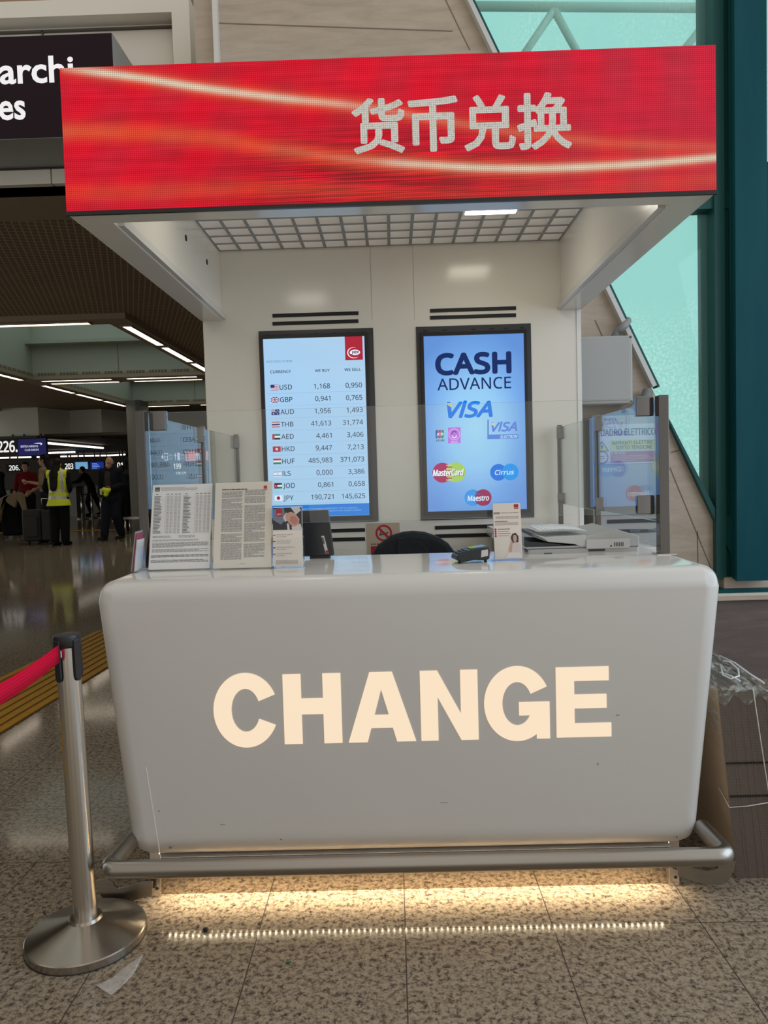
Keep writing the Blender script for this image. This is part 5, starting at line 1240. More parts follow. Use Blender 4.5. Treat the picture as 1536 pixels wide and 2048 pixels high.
# ridges of crumpled film
bm = B()
for pts in ([(1441, 1330), (1446, 1350), (1462, 1358), (1478, 1352), (1476, 1338), (1460, 1324), (1446, 1322)], [(1440, 1312), (1470, 1326), (1500, 1348), (1528, 1366)], [(1440, 1345), (1462, 1352), (1480, 1362)]):
    P_ = [pz(*p, ht + .028) for p in pts]; tube(bm, [Vector((p.x, min(p.y, c0.y + dp - .03), p.z)) for p in P_], .0032, 6)
obj('film_fold', bm, mat('film_fold', (.70, .72, .70, 1), .2), CB)
bm = B(); tube(bm, [cs(.105, -.010, ht + .005), cs(.112, -.010, .45), cs(.122, -.010, .25), cs(.130, -.010, .02)], .0016, 6)
tube(bm, [cs(-.008, .05, .27), cs(-.004, -.008, .232), cs(.05, -.010, .236), cs(wd + .004, -.010, .252)], .0016, 6); obj('string', bm, pm((210, 206, 200)), CB)

# ------------------------------------------------------------------ litter on the floor
M_SCRAP = mat('clear_scrap', (.75, .72, .68, 1), .12, 0, .6, alpha=.30)
bm = B(); P_ = [pz(288, 1917), pz(250, 1935), pz(226, 1957), pz(192, 1972), pz(196, 1982), pz(222, 1992), pz(240, 1978), pz(268, 1950)]
prism(bm, [p + Vector((0, 0, .002 + .010 * (i in (0, 4)))) for i, p in enumerate(P_)], (0, 0, .0008)); solo('plastic_scrap', bm, M_SCRAP, 'crumpled clear plastic scrap on the floor in front of the stanchion base', 'scrap')
bm = B(); c = pz(412, 1862); bmesh.ops.create_icosphere(bm, subdivisions=2, radius=.007, matrix=Matrix.Translation(c + Vector((0, 0, .005))))
for v in bm.verts: v.co += Vector((random.uniform(-.002, .002), random.uniform(-.002, .002), random.uniform(-.001, .001)))
solo('lint_ball', bm, M_BLACK, 'tiny black crumb on the lit floor before the counter', 'crumb')
bm = B(); c = pz(577, 1926); prism(bm, [c + Vector((-.007, -.003, .001)), c + Vector((.002, -.005, .001)), c + Vector((.007, .001, .001)), c + Vector((-.001, .005, .001))], (0, 0, .003)); solo('green_crumb', bm, pm((30, 90, 50)), 'tiny green scrap on the floor nearest the picture edge', 'scrap')
# ------------------------------------------------------------------ the hall: signs, desks, people
def hang(px0, py0, px1, py1, Y, name, label, cat, face, art, depth=.12, top=None, group=None):
    a, b = at(px0, py1, Y), at(px1, py0, Y); t = thing(name, label, cat, ((a.x + b.x) / 2, Y, min(a.z, b.z)), group)
    zm0, zm1 = at((px0 + px1) / 2, py1, Y).z, at((px0 + px1) / 2, py0, Y).z
    bm = B(); box(bm, a.x, b.x, Y + .01, Y + depth, zm0 - .02, zm1 + .02); obj('case', bm, M_BLACK, t)
    bm = B(); box(bm, a.x, b.x, Y, Y + .012, zm0, zm1); f = obj('display_face', bm, face, t)
    m = Map(a.x, b.x, zm1, zm0, Y - .004); s = Sheet(lambda c: em(*c)); art(s, m)
    if s.bm.verts: obj('lettering', s.bm, s.ms, f)
    if top is not None:
        for x in (a.x + .15, b.x - .15): bm = B(); box(bm, x - .02, x + .02, Y + .04, Y + .08, zm1 + .02, top); obj('hanger', bm, M_BLACK, t)
    return t
def mtext(s, m, body, u0, u1, vb, cap, c, off=0, shear=0): text(s.bm, body, m.x(u0), m.z(vb), m.Y, cap * m.h, s.i(c), 'L', (u1 - u0) * m.w, off, shear)
M_SIGNB = mat('sign_black', (.006, .006, .007, 1), .5)
WHT2 = (236, 234, 230)
hang(-40, 878, 35, 910, YE - .13, 'gate_number_sign', 'black hanging sign with large lit number 226 at the left picture edge', 'sign', M_SIGNB, lambda s, m: mtext(s, m, '/226.', .36, .98, .82, .66, WHT2, .02), top=ZL + .05)
def art_ba(s, m):
    mtext(s, m, 'BRITISH AIRWAYS', .10, .72, .52, .13, (214, 214, 232), .01); mtext(s, m, 'CLUB EUROPE', .24, .74, .74, .12, (214, 214, 232), .01)
    P_ = [(.56, .28), (.70, .25), (.84, .25), (.88, .30), (.86, .37), (.78, .40), (.83, .34), (.82, .31), (.72, .31)]; poly(s.bm, [(m.x(u), m.Y, m.z(v)) for u, v in P_][::-1], s.i((230, 230, 240)))
hang(37, 878, 91, 910, YE - .12, 'airline_screen', 'navy check-in display with white airline lettering hanging below the bulkhead', 'screen', em(30, 30, 84, .9), art_ba, top=ZL + .05)
hang(12, 928, 42, 944, 29, 'desk_number_sign', 'lit check-in desk number 206 on the far black sign band', 'sign', M_SIGNB, lambda s, m: mtext(s, m, '206.', .22, .9, .78, .6, WHT2, .02), top=ZL)
hang(128, 924, 148, 942, 29.5, 'desk_number_sign', 'lit check-in desk number 203 beside the leaning man far away', 'sign', M_SIGNB, lambda s, m: mtext(s, m, '203', .12, .9, .78, .6, WHT2, .02), top=ZL)
hang(232, 922, 252, 940, 30, 'desk_number_sign', 'lit check-in desk number 01 right of the bald man', 'sign', M_SIGNB, lambda s, m: mtext(s, m, '01', .15, .65, .78, .6, WHT2, .02), top=ZL)
hang(149, 924, 175, 938, 30, 'desk_screen', 'pale blue lit screen far away above the leaning man', 'screen', em(120, 176, 214, .8), lambda s, m: None, top=ZL)
def art_b(s, m):
    for k in range(4): rect(s.bm, m.x(.1), m.x(.5 + .1 * (k % 3)), m.z(.25 + k * .2), m.z(.15 + k * .2), m.Y, s.i((110, 140, 220)))
hang(182, 924, 207, 939, 30.5, 'desk_screen', 'deep blue lit screen with text lines left of the bald man', 'screen', em(26, 48, 140, .8), art_b, top=ZL)
hang(345, 924, 372, 941, 27, 'desk_number_sign', 'lit check-in number 199 seen through the left glass pane', 'sign', M_SIGNB, lambda s, m: mtext(s, m, '199', .1, .62, .78, .6, WHT2, .02), top=ZL)
hang(350, 942, 374, 951, 33, 'desk_number_sign', 'small lit number 171 seen through the left glass pane', 'sign', M_SIGNB, lambda s, m: mtext(s, m, '170 171', .08, .9, .78, .55, WHT2, .02), top=ZL)
def art_dir(s, m):
    w = (206, 204, 220); poly(s.bm, [(m.x(u), m.Y, m.z(v)) for u, v in ((.01, .5), (.045, .15), (.045, .40), (.055, .40), (.055, .60), (.045, .60), (.045, .85))][::-1], s.i(w))
    rect(s.bm, m.x(.075), m.x(.145), m.z(.95), m.z(.05), m.Y, s.i(w)); disc(s.bm, (m.x(.11), m.Y - .003, m.z(.3)), .05, 10, s.i((40, 40, 80))); rect(s.bm, m.x(.09), m.x(.13), m.z(.85), m.z(.5), m.Y - .003, s.i((40, 40, 80)))
    mtext(s, m, 'Desk', .165, .235, .42, .26, w); mtext(s, m, '20-41', .165, .235, .85, .26, w)
    poly(s.bm, [(m.x(u), m.Y, m.z(v)) for u, v in ((.27, .45), (.295, .05), (.32, .45), (.302, .45), (.302, .9), (.288, .9), (.288, .45))][::-1], s.i(w))
    rect(s.bm, m.x(.335), m.x(.39), m.z(.95), m.z(.05), m.Y, s.i(w)); mtext(s, m, 'Desk', .405, .475, .42, .26, w); mtext(s, m, '16-23', .405, .475, .85, .26, w)
    o = (236, 128, 96); rect(s.bm, m.x(.50), m.x(.71), m.z(1.05), m.z(-.05), m.Y, s.i(o))
    for k in range(3): disc(s.bm, (m.x(.545), m.Y - .003, m.z(.2 + k * .3)), .035, 8, s.i((70, 40, 50))); rect(s.bm, m.x(.58), m.x(.69), m.z(.26 + k * .3), m.z(.16 + k * .3), m.Y - .003, s.i((180, 84, 60)))
    for u in (.735, .78): disc(s.bm, (m.x(u), m.Y, m.z(.3)), .05, 10, s.i(w)); rect(s.bm, m.x(u - .012), m.x(u + .012), m.z(.9), m.z(.4), m.Y, s.i(w))
    rect(s.bm, m.x(.82), m.x(.99), m.z(1.05), m.z(-.05), m.Y, s.i(o))
hang(322, 904, 420, 921, 24, 'direction_sign', 'hall direction sign with orange panels and pictograms seen through the left glass', 'sign', M_SIGNB, art_dir, top=ZL)
# tube lights under the low check-in ceiling
for i, (xa, ya, xb, yb_) in enumerate(((-30, 874, 34, 879), (92, 886, 206, 896), (92, 906, 150, 904), (121, 913, 212, 911), (0, 916, 62, 914), (74, 914, 90, 914), (215, 911, 250, 909), (-20, 908, 30, 909))):
    Y = (YE + 2.5, 25, 30, 33, 32, 33, 34, 28)[i]; a, b = at(xa, ya, Y), at(xb, yb_, Y); z = ZL - .12; d0 = pz(xa, ya, z); d1 = pz(xb, yb_, z)
    for d in (d0, d1): d.y = min(max(d.y, YE + 1), 37)
    d0 = Vector((ray(xa, ya).x / ray(xa, ya).y * d0.y, d0.y, z)); d1 = Vector((ray(xb, yb_).x / ray(xb, yb_).y * d1.y, d1.y, z))
    bm = B(); tube(bm, [d0, d1], .032, 8)
    for u in (.2, .8): c = d0.lerp(d1, u); cyl(bm, c, Vector((c.x, c.y, ZL - .0206)), .012, n=6, mi=1)
    solo('tube_light', bm, [M_TUBE, M_BLACK], ['lit tube light at the far left above the number 226', 'long lit tube light right of the navy airline display', 'short lit tube light right of the navy airline display and above the red jumper person', 'long lit tube light above the leaning man', 'lit tube light above the desk number 206', 'very short lit tube light below the airline display', 'lit tube light right of the bald man', 'lit tube light below the number 226'][i], 'light', 'tube lights under the check-in ceiling')
# check-in desks
M_DESK = mat('desk_white', (.42, .42, .40, 1), .4)
for i, (xa, xb, yb_, ht_) in enumerate(((-40, 20, 1030, 1.1), (100, 152, 1034, 1.15), (168, 196, 1024, 1.2), (300, 360, 1028, 1.1))):
    p0, p1 = pz(xa, yb_), pz(xb, yb_); Y = min(p0.y, 31); x0, x1 = at(xa, 980, Y).x, at(xb, 980, Y).x
    t = thing('check_in_desk', ['white check-in desk behind the people at far left', 'white check-in desk behind the yellow vest worker', 'white check-in desk beside the leaning man', 'white check-in desk seen through the left glass'][i], 'desk', ((x0 + x1) / 2, Y, 0), 'check-in desks')
    bm = B(); box(bm, x0, x1, Y, Y + .6, 0, ht_ - .04); obj('body', bm, M_DESK, t)
    bm = B(); box(bm, x0 - .05, x1 + .05, Y - .06, Y + .66, ht_ - .04, ht_); obj('worktop', bm, M_DGREY, t)
# queue barrier posts far away
for i, (px, py) in enumerate(((165, 1038), (185, 1037), (203, 1036), (236, 1042))):
    p = pz(px, py); t = thing('queue_post', ['thin steel queue post in front of the leaning man', 'thin steel queue post behind the leaning man', 'thin steel queue post left of the bald man', 'thin steel queue post behind the bald man'][i], 'stanchion', p, 'far queue posts')
    bm = B(); cyl(bm, p, p + Vector((0, 0, .95)), .035, n=10); obj('post', bm, M_STEEL, t)
    bm = B(); lathe(bm, p, [(.18, 0), (.18, .03), (.04, .06)], 20); obj('base', bm, M_STEEL, t)
    if i < 3:
        q = pz(*((165, 1038), (185, 1037), (203, 1036), (236, 1042))[i + 1]); q = p.lerp(q, .72); bm = B(); prism(bm, [p + Vector((0, 0, .84)), q + Vector((0, 0, .84)), q + Vector((0, 0, .89)), p + Vector((0, 0, .89))], (0, .004, 0)); obj('belt', bm, M_BLACK, t)
# steel bench by the pillar
p = pz(270, 1040); p.y = 18.3; p.x = at(270, 1030, 18.3).x
BN = thing('steel_bench', 'low steel bench beside the grey pillar in the hall', 'bench', (p.x, p.y, 0))
bm = B(); box(bm, p.x - .30, p.x + .25, p.y, p.y + .4, .36, .42); obj('seat', bm, M_STEEL, BN)
for x in (p.x - .26, p.x + .2):
    for y in (p.y + .04, p.y + .36): bm = B(); cyl(bm, (x, y, 0), (x, y, .36), .022, n=8); obj('leg', bm, M_STEEL, BN)

# ---- people
def remesh(bm, vox, smooth=2):
    me = bpy.data.meshes.new('tmp'); bm.to_mesh(me); bm.free(); o = bpy.data.objects.new('tmp', me); COL.objects.link(o)
    r = o.modifiers.new('r', 'REMESH'); r.mode = 'VOXEL'; r.voxel_size = vox; r.use_smooth_shade = True
    s = o.modifiers.new('s', 'SMOOTH'); s.iterations = smooth; s.factor = .5
    dg = bpy.context.evaluated_depsgraph_get(); out = bpy.data.meshes.new_from_object(o.evaluated_get(dg)); bpy.data.objects.remove(o); bpy.data.meshes.remove(me); return out
def cap(bm, p0, p1, r0, r1, fl=1.0, n=12):
    """closed tapering capsule; fl flattens along y"""
    p0, p1 = Vector(p0), Vector(p1); a = (p1 - p0); L = a.length; a = a / L if L > 1e-6 else Vector((0, 0, 1)); u = Vector((1, 0, 0)); u = u - u.dot(a) * a
    u = u.normalized() if u.length > .2 else Vector((0, 1, 0)).cross(a).normalized(); v = a.cross(u); rings = []
    for t, k in ((-1, .25), (-.8, .62), (-.45, .9), (0, 1), (.5, None), (1, 1), (1.45, .9), (1.8, .62), (2.0, .25)):
        if t <= 0: c = p0 + a * r0 * t; r = r0 * k
        elif k is None: c = p0.lerp(p1, .5); r = (r0 + r1) / 2
        else: c = p1 + a * r1 * (t - 1); r = r1 * k
        rings.append([bm.verts.new(c + r * (math.cos(2 * math.pi * i / n) * u + fl * math.sin(2 * math.pi * i / n) * v)) for i in range(n)])
    for A, C in zip(rings, rings[1:]):
        for i in range(n): bm.faces.new((A[i], A[(i + 1) % n], C[(i + 1) % n], C[i]))
    bm.faces.new(rings[0][::-1]); bm.faces.new(rings[-1])
def ell(bm, c, rx, ry, rz):
    bmesh.ops.create_uvsphere(bm, u_segments=14, v_segments=10, radius=1, matrix=Matrix.Translation(c) @ Matrix.Diagonal((rx, ry, rz, 1)))
BASE = dict(pel=(0, 0, .95), wst=(0, 0, 1.10), che=(0, 0, 1.30), nek=(0, .01, 1.47), hed=(0, -.015, 1.615), shL=(-.175, 0, 1.415), shR=(.175, 0, 1.415),
            elL=(-.215, .03, 1.14), elR=(.215, .03, 1.14), wrL=(-.215, -.05, .90), wrR=(.215, -.05, .90), hiL=(-.09, 0, .92), hiR=(.09, 0, .92), knL=(-.095, -.02, .50), knR=(.095, -.02, .50), anL=(-.10, .02, .085), anR=(.10, .02, .085), face=(0, -1, 0))
M_SKIN = mat('skin', (.42, .235, .16, 1), .5); M_EYE = mat('eye_dark', (.02, .015, .012, 1), .3); M_LIP = mat('lip', (.30, .10, .09, 1), .5)
M_HAIR = mat('dark_hair', (.010, .008, .007, 1), .6, 0, .15)
def lin(a, b, t): return Vector(a).lerp(Vector(b), t)
def person(label, px_feet, head_y, rotz, pose, cloth, hair, group=None, girth=1.0):
    J = {k: Vector(v) for k, v in BASE.items()}
    for k, v in pose.items(): J[k] = Vector(v)
    foot = pz(*px_feet); hd = at(px_feet[0], head_y, foot.y); sc = hd.z / 1.735
    t = thing('person', label, 'person', foot, group); t.rotation_euler = (0, 0, rotz); t.scale = (sc, sc, sc)
    fd = J['face'].normalized(); sdv = Vector((-fd.y, fd.x, 0)); sdv = sdv.normalized()
    def link(nm, me, mats, par=t, lab=None):
        for m in mats: me.materials.append(m)
        o = bpy.data.objects.new(nm, me); COL.objects.link(o); o.parent = par
        if lab: o['label'] = lab
        ROOT[o.name] = Vector((0, 0, 0)); return o
    # --- one continuous body
    bm = B(); g = girth
    cap(bm, J['pel'], J['wst'], .135 * g, .125 * g, .76); cap(bm, J['wst'], J['che'], .125 * g, .150 * g, .70); cap(bm, J['che'], lin(J['che'], J['nek'], .55), .150 * g, .125 * g, .66)
    cap(bm, J['shL'], J['shR'], .062, .062, .95); cap(bm, J['nek'] - Vector((0, 0, .05)), lin(J['nek'], J['hed'], .6), .055, .052)
    for s in 'LR':
        cap(bm, J['sh' + s], J['el' + s], .052, .041); cap(bm, J['el' + s], J['wr' + s], .041, .028)
        cap(bm, J['hi' + s], J['kn' + s], .082 * g, .055); cap(bm, J['kn' + s], J['an' + s], .054, .037)
        an = J['an' + s]; fdir = Vector((fd.x, fd.y, 0)).normalized() if (s + 'toe') not in pose else Vector(pose[s + 'toe'])
        cap(bm, an + Vector((0, 0, -.045)) - fdir * .03, an + Vector((0, 0, -.055)) + fdir * .14, .036, .03)
        w = J['wr' + s]; d = (w - J['el' + s]).normalized(); sd_ = Vector((1 if s == 'R' else -1, 0, 0)); sd_ = (sd_ - sd_.dot(d) * d); sd_ = sd_.normalized() if sd_.length > .1 else Vector((0, 1, 0)); nn = d.cross(sd_)
        if nn.y > 0: nn = -nn
        cap(bm, w + d * .015, w + d * .085, .026, .034, .55)
        for i, (o_, l) in enumerate(((-.027, .068), (-.009, .078), (.009, .073), (.027, .056))):
            b_ = w + d * .095 + nn * o_; m_ = b_ + d * l * .5 - sd_ * .006; cap(bm, b_, m_, .0095, .009, 1, 6); cap(bm, m_, m_ + d * l * .45 - sd_ * .018, .009, .0078, 1, 6)
        b_ = w + d * .04 + nn * .03; m_ = b_ + d * .035 + nn * .022; cap(bm, b_, m_, .012, .0105, 1, 6); cap(bm, m_, m_ + d * .03 - sd_ * .006, .0105, .009, 1, 6)
    H = J['hed']; ell(bm, H + Vector((0, 0, .02)) - fd * .008, .074, .090, .098); ell(bm, H + fd * .028 - Vector((0, 0, .055)), .052, .056, .056)
    cap(bm, H + fd * .082 + Vector((0, 0, .012)), H + fd * .102 - Vector((0, 0, .022)), .010, .015, 1, 6); ell(bm, H + fd * .078 - Vector((0, 0, .058)), .024, .012, .010)
    for s in (-1, 1): ell(bm, H + sdv * s * .077 - Vector((0, 0, .002)), .012, .018, .030)
    me = remesh(bm, .0075)
    eyes = [H + fd * .083 + sdv * s * .031 + Vector((0, 0, .016)) for s in (-1, 1)]; lip = H + fd * .088 - Vector((0, 0, .058))
    for p in me.polygons:
        c = Vector(p.center)
        p.material_index = 1 if any((c - e_).length < .015 for e_ in eyes) else 2 if (abs((c - lip).dot(sdv)) < .024 and abs(c.z - lip.z) < .008 and (c - H).dot(fd) > .05) else 0
    body = link('body', me, [cloth.get('skin', M_SKIN), M_EYE, M_LIP])
    # --- clothes that follow the body
    if 'trousers' in cloth:
        bm = B(); cap(bm, J['pel'] + Vector((0, 0, .05)), J['pel'] - Vector((0, 0, .04)), .150 * g, .150 * g, .80)
        for s in 'LR': cap(bm, J['hi' + s], J['kn' + s], .105 * g, .088 * g, .95); cap(bm, J['kn' + s], J['an' + s] + Vector((0, 0, .03)), .086 * g, .075 * g)
        link('trousers', remesh(bm, .014), [cloth['trousers']])
    for s in 'LR':
        an = J['an' + s]; fdir = Vector((fd.x, fd.y, 0)).normalized() if (s + 'toe') not in pose else Vector(pose[s + 'toe']); bm = B()
        cap(bm, an + Vector((0, 0, -.035)) - fdir * .035, an + Vector((0, 0, -.05)) + fdir * .15, .047, .040); cap(bm, an + Vector((0, 0, -.02)), an + Vector((0, 0, .03)), .045, .048); link('shoe', remesh(bm, .012), [cloth.get('shoes', M_BLACK)])
    def torso(bm, k, low, flare=1.0):
        cap(bm, J['che'], lin(J['che'], J['nek'], .5), .150 * g + k, .125 * g + k, .70); cap(bm, J['wst'], J['che'], .13 * g + k, .150 * g + k, .74); cap(bm, J['pel'] + Vector((0, 0, .03)), J['wst'], .14 * g + k, .13 * g + k, .78); cap(bm, J['shL'], J['shR'], .062 + k, .062 + k, .95)
        if low < .93: cap(bm, J['pel'], Vector((J['pel'].x, J['pel'].y, low + .1)), (.142 * g + k), (.142 * g + k) * flare, .82)
    if 'top' in cloth:
        m_, sl = cloth['top']; bm = B(); torso(bm, .012, .95)
        for s in 'LR':
            cap(bm, J['sh' + s], lin(J['sh' + s], J['el' + s], min(1, sl * 2)), .064, .055)
            if sl > .5: cap(bm, J['el' + s], lin(J['el' + s], J['wr' + s], sl * 2 - 1), .054, .042)
        link('top', remesh(bm, .012), [m_])
    if 'coat' in cloth:
        m_, low, flare = cloth['coat']; bm = B(); torso(bm, .030, low, flare)
        for s in 'LR': cap(bm, J['sh' + s], J['el' + s], .076, .064); cap(bm, J['el' + s], lin(J['el' + s], J['wr' + s], .97), .063, .050)
        if cloth.get('open'):
            me = remesh(bm, .013); b2 = bmesh.new(); b2.from_mesh(me); dl = [f for f in b2.faces if (f.calc_center_median() - J['che']).dot(fd) > .04 and abs((f.calc_center_median() - J['che']).dot(sdv)) < .075 and f.calc_center_median().z < J['nek'].z + .06 and f.normal.dot(fd) > .1]
            bmesh.ops.delete(b2, geom=dl, context='FACES'); b2.to_mesh(me); b2.free()
        else: me = remesh(bm, .013)
        b2 = bmesh.new(); b2.from_mesh(me); bmesh.ops.delete(b2, geom=[f for f in b2.faces if f.calc_center_median().z < low - .04 and abs(f.calc_center_median().x) < .4 and f.normal.z < -.3], context='FACES'); b2.to_mesh(me); b2.free()
        o = link('coat', me, [m_])
        if cloth.get('open'): md = o.modifiers.new('s', 'SOLIDIFY'); md.thickness = .012
    if 'vest' in cloth:
        bm = B(); torso(bm, .040, .70, 1.25); me = remesh(bm, .012)
        b2 = bmesh.new(); b2.from_mesh(me)
        dl = [f for f in b2.faces if (abs(f.calc_center_median().x - J['che'].x) > .195 and f.calc_center_median().z > 1.25) or f.calc_center_median().z < .80 or (f.calc_center_median().z > J['nek'].z + .02 and abs(f.calc_center_median().x) < .07)]
        bmesh.ops.delete(b2, geom=dl, context='FACES'); b2.to_mesh(me); b2.free()
        for p in me.polygons:
            c = p.center; ax_ = abs(c[0] - J['che'].x); band = (.93 < c[2] < .985) or (1.06 < c[2] < 1.11) or (c[2] > 1.10 and abs(ax_ - .115) < .026)
            p.material_index = 1 if band else 0
        o = link('vest', me, [M_HIVIS, M_REFL]); md = o.modifiers.new('s', 'SOLIDIFY'); md.thickness = .008
        bm = B(); c = J['che'] + Vector((.045, .0, .0)); yb_ = .162 * 1.0
        box(bm, c.x - .035, c.x + .035, .128, .150, 1.235, 1.325); b_ = obj('badge', bm, pm((20, 30, 60)), None); b_.parent = o; b_.location = (0, 0, 0)
    if hair == 'bald':
        bm = B()
        for s in (-1, 1): ell(bm, H + sdv * s * .066 - fd * .035 - Vector((0, 0, .01)), .022, .045, .040)
        ell(bm, H - fd * .072 - Vector((0, 0, .015)), .05, .030, .045); link('hair', remesh(bm, .009), [mat('grey_hair', (.16, .14, .12, 1), .7)])
    else:
        bm = B(); ell(bm, H + Vector((0, 0, .035)) - fd * .018, .086, .100, .100)
        if hair == 'long': cap(bm, H - fd * .045, H - fd * .13 - Vector((0, 0, .24)), .085, .09, .7); cap(bm, H - fd * .12 - Vector((0, 0, .2)), H - fd * .19 - Vector((.02, 0, .46)), .10, .07, .5)
        if hair == 'mid':
            for s in (-1, 1): cap(bm, H + sdv * s * .07 - fd * .01, H + sdv * s * .085 - Vector((0, 0, .22)) - fd * .02, .035, .035)
            cap(bm, H - fd * .05, H - fd * .07 - Vector((0, 0, .25)), .085, .07, .7)
        me = remesh(bm, .010); b2 = bmesh.new(); b2.from_mesh(me)
        dl = [f for f in b2.faces if (f.calc_center_median() - H).dot(fd) > .045 and f.calc_center_median().z < H.z + .07]
        bmesh.ops.delete(b2, geom=dl, context='FACES'); b2.to_mesh(me); b2.free(); link('hair', me, [cloth.get('hair', M_HAIR)])
    return t, J, sc, link
CB_ = lambda nm, c, r=.9: mat(nm, c, r, 0, .12)
NAVYC = CB_('navy_cloth', (.010, .012, .018, 1)); BLK = CB_('black_cloth', (.007, .007, .008, 1)); RED = CB_('red_cloth', (.14, .008, .012, 1)); BEI = CB_('beige_cloth', (.24, .185, .12, 1)); GRB = CB_('grey_jumper', (.045, .036, .030, 1)); BRS = CB_('brown_leather', (.035, .022, .014, 1), .5); TROU = CB_('dark_blue_trousers', (.012, .014, .024, 1))
M_HIVIS = mat('hi_vis_yellow', (.62, .72, .02, 1), .6, 0, .3); M_REFL = mat('reflective_band', (.50, .50, .48, 1), .35, .2)
# bald man walking towards the counter
walk = dict(hed=(.0, -.05, 1.595), face=(-.25, -.9, -.35), knL=(-.10, -.10, .50), anL=(-.13, -.14, .10), knR=(.10, -.05, .50), anR=(.12, .10, .115), elL=(-.25, .06, 1.16), wrL=(-.22, .02, .92), elR=(.25, .06, 1.15), wrR=(.10, -.20, 1.08), Ltoe=(-.35, -.9, .15))
t, J, sc, link = person('bald man in open navy coat and dark trousers walking, holding a yellow bundle', (228, 1082), 912, math.radians(-6), walk, dict(trousers=TROU, top=(GRB, .9), coat=(NAVYC, .78, 1.15), open=1, shoes=BRS), 'bald', girth=1.06)
w = J['wrR']; o = Matrix.Translation(t.location) @ Matrix.Rotation(t.rotation_euler.z, 4, 'Z') @ Matrix.Scale(sc, 4)
bm = B(); c = o @ (w + Vector((-.06, -.08, -.05)))
for d, r in (((0, 0, 0), .07), ((-.06, 0, .03), .055), ((-.02, -.01, -.07), .055), ((.05, 0, .02), .04)): bmesh.ops.create_icosphere(bm, subdivisions=2, radius=r, matrix=Matrix.Translation(c + Vector(d)))
bm_ = remesh(bm, .012, 1); bm = B(); bm.from_mesh(bm_); solo('yellow_bundle', bm, M_HIVIS, 'small bright yellow bundle held in the hand of the bald man', 'bundle')
bm = B(); p = c + Vector((-.115, -.01, -.02)); bbox(bm, p.x - .03, p.x + .02, p.y - .02, p.y + .01, p.z - .06, p.z + .07, .008); solo('white_packet', bm, pm((190, 190, 170)), 'small white packet beside the yellow bundle in the hand of the bald man', 'packet')
# worker in a hi-vis vest, seen from behind
pose = dict(face=(-.3, -.95, 0), elL=(-.25, .05, 1.16), wrL=(-.16, -.18, 1.08), elR=(.24, .04, 1.15), wrR=(.20, -.14, 1.0))
person('person in a yellow hi-vis vest with long dark hair, back turned, beside the suitcase', (122, 1091), 917, math.radians(186), pose, dict(trousers=BLK, top=(BLK, 1.0), vest=1, shoes=BLK), 'long', girth=1.1)
# person with long black hair in a beige waistcoat, side view
pose = dict(face=(0, -1, 0), elR=(.2, -.02, 1.15), wrR=(.14, -.26, 1.20), elL=(-.2, -.05, 1.15), wrL=(-.12, -.28, 1.02))
person('person with long black hair and beige top, turned left behind the suitcase', (97, 1084), 909, math.radians(-80), pose, dict(trousers=TROU, top=(BEI, .55), shoes=BLK), 'long', girth=1.0)
# person in a red jumper
pose = dict(face=(.25, -1, 0), elL=(-.24, .0, 1.15), wrL=(-.26, -.10, .93), elR=(.24, -.02, 1.16), wrR=(.16, -.20, 1.02))
t, J, sc, link = person('person in a dark red jumper leaning on a trolley, dark short hair', (58, 1070), 924, math.radians(8), pose, dict(trousers=BLK, top=(RED, .7), shoes=BLK), 'short', girth=1.08)
# partly cut person in black at the picture edge
t, J, sc, link = person('person in a long black coat cut by the left picture edge', (0, 1064), 925, math.radians(150), dict(elR=(.26, .0, 1.15), wrR=(.24, -.2, 1.0)), dict(trousers=BLK, coat=(BLK, .62, 1.25), shoes=BLK), 'mid', girth=1.15)
# beige coat hanging over the trolley handle
bm = B(); Yc_ = pz(20, 1076).y - .25
P_ = [(40, 984), (46, 990), (48, 1004), (52, 1024), (46, 1030), (40, 1012), (34, 1000), (29, 1016), (16, 1008), (8, 1000), (2, 1022), (-2, 1046), (-14, 1046), (-12, 1010), (0, 996), (16, 988)]
A_ = [at(*p, Yc_) for p in P_]; prism(bm, A_, (0, .12, 0)); solo('beige_coat', bm, BEI, 'beige coat draped over the luggage at the left picture edge', 'coat', bevel=.03)
# black bag pile / trolley below it
bm = B(); a = at(4, 1078, Yc_ + .15); b = at(41, 1078, Yc_ + .15); bbox(bm, a.x, b.x, Yc_ + .14, Yc_ + .55, .06, at(20, 1004, Yc_).z, .06, 3)
LG = thing('black_suitcase', 'tall black suitcase under the beige coat', 'suitcase', ((a.x + b.x) / 2, Yc_ + .3, 0)); obj('shell', bm, BLK, LG, smooth=60)
for x in (a.x + .08, b.x - .08): bm = B(); cyl(bm, (x, Yc_ + .2, .04), (x, Yc_ + .24, .04), .04); obj('wheel', bm, M_BLACK, LG)
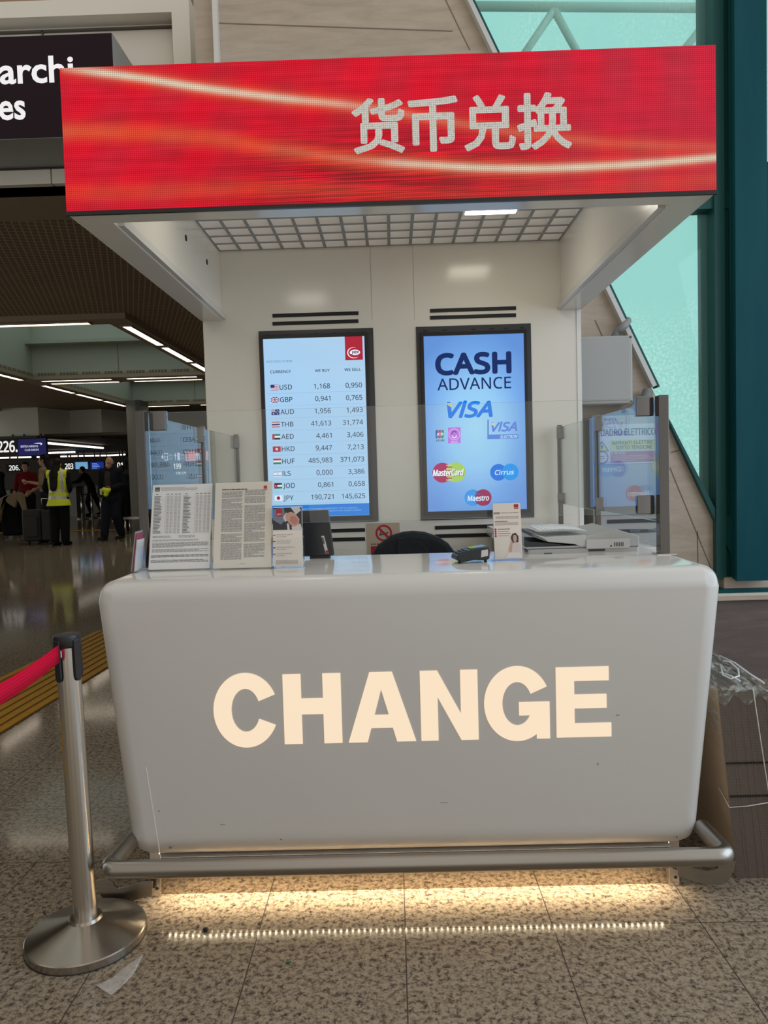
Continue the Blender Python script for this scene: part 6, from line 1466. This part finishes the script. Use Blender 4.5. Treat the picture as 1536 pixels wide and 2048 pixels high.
# dark grey suitcase
f0 = pz(70, 1090); Ys = f0.y; a, b = at(43, 1050, Ys), at(102, 1050, Ys); zt_ = at(72, 1019, Ys).z
SU = thing('grey_suitcase', 'dark grey upright suitcase with wheels beside the yellow vest worker', 'suitcase', ((a.x + b.x) / 2, Ys, 0)); M_SU = mat('suitcase_fabric', (.022, .020, .020, 1), .7); xm2 = a.x + (b.x - a.x) * .64
bm = B(); bbox(bm, a.x, xm2, Ys, Ys + .30, .08, zt_, .05, 4); obj('front_shell', bm, M_SU, SU, smooth=60)
bm = B(); bbox(bm, xm2 + .004, b.x, Ys + .01, Ys + .30, .08, zt_ - .02, .05, 4); obj('side_shell', bm, M_SU, SU, smooth=60)
bm = B(); bbox(bm, a.x + .05, xm2 - .05, Ys - .02, Ys + .02, .16, zt_ - .14, .03, 3); obj('front_pocket', bm, M_SU, SU, smooth=60)
bm = B(); tube(bm, [(xm2 - .04, Ys + .2, zt_ - .02), (xm2 - .04, Ys + .2, zt_ + .22), (xm2 + .14, Ys + .2, zt_ + .22), (xm2 + .14, Ys + .2, zt_ - .04)], .012, 8); obj('pull_handle', bm, M_STEEL, SU)
for x in (a.x + .10, xm2 - .08, b.x - .06): bm = B(); cyl(bm, (x - .02, Ys + .08, .045), (x + .02, Ys + .08, .045), .045); obj('wheel', bm, M_BLACK, SU)
# leaning man far away and the person behind the bald man
pose = dict(pel=(0, .16, .93), wst=(0, .12, 1.08), che=(0, .02, 1.28), nek=(0, -.08, 1.44), hed=(0, -.13, 1.58), shL=(-.175, -.06, 1.39), shR=(.175, -.06, 1.39), elL=(-.2, -.25, 1.2), wrL=(-.14, -.42, 1.16), elR=(.2, -.25, 1.2), wrR=(.14, -.42, 1.16), hiL=(-.09, .16, .9), hiR=(.09, .16, .9), knL=(-.1, .30, .50), anL=(-.1, .46, .10), knR=(.1, .02, .48), anR=(.1, .12, .085))
person('man in a dark suit leaning on a check-in desk in the background', (176, 1031), 931, math.radians(-75), pose, dict(trousers=NAVYC, coat=(NAVYC, .80, 1.0), shoes=BLK), 'short')
person('person in black standing right behind the bald man', (250, 1062), 931, math.radians(170), {}, dict(trousers=BLK, coat=(BLK, .75, 1.1), shoes=BLK), 'short')
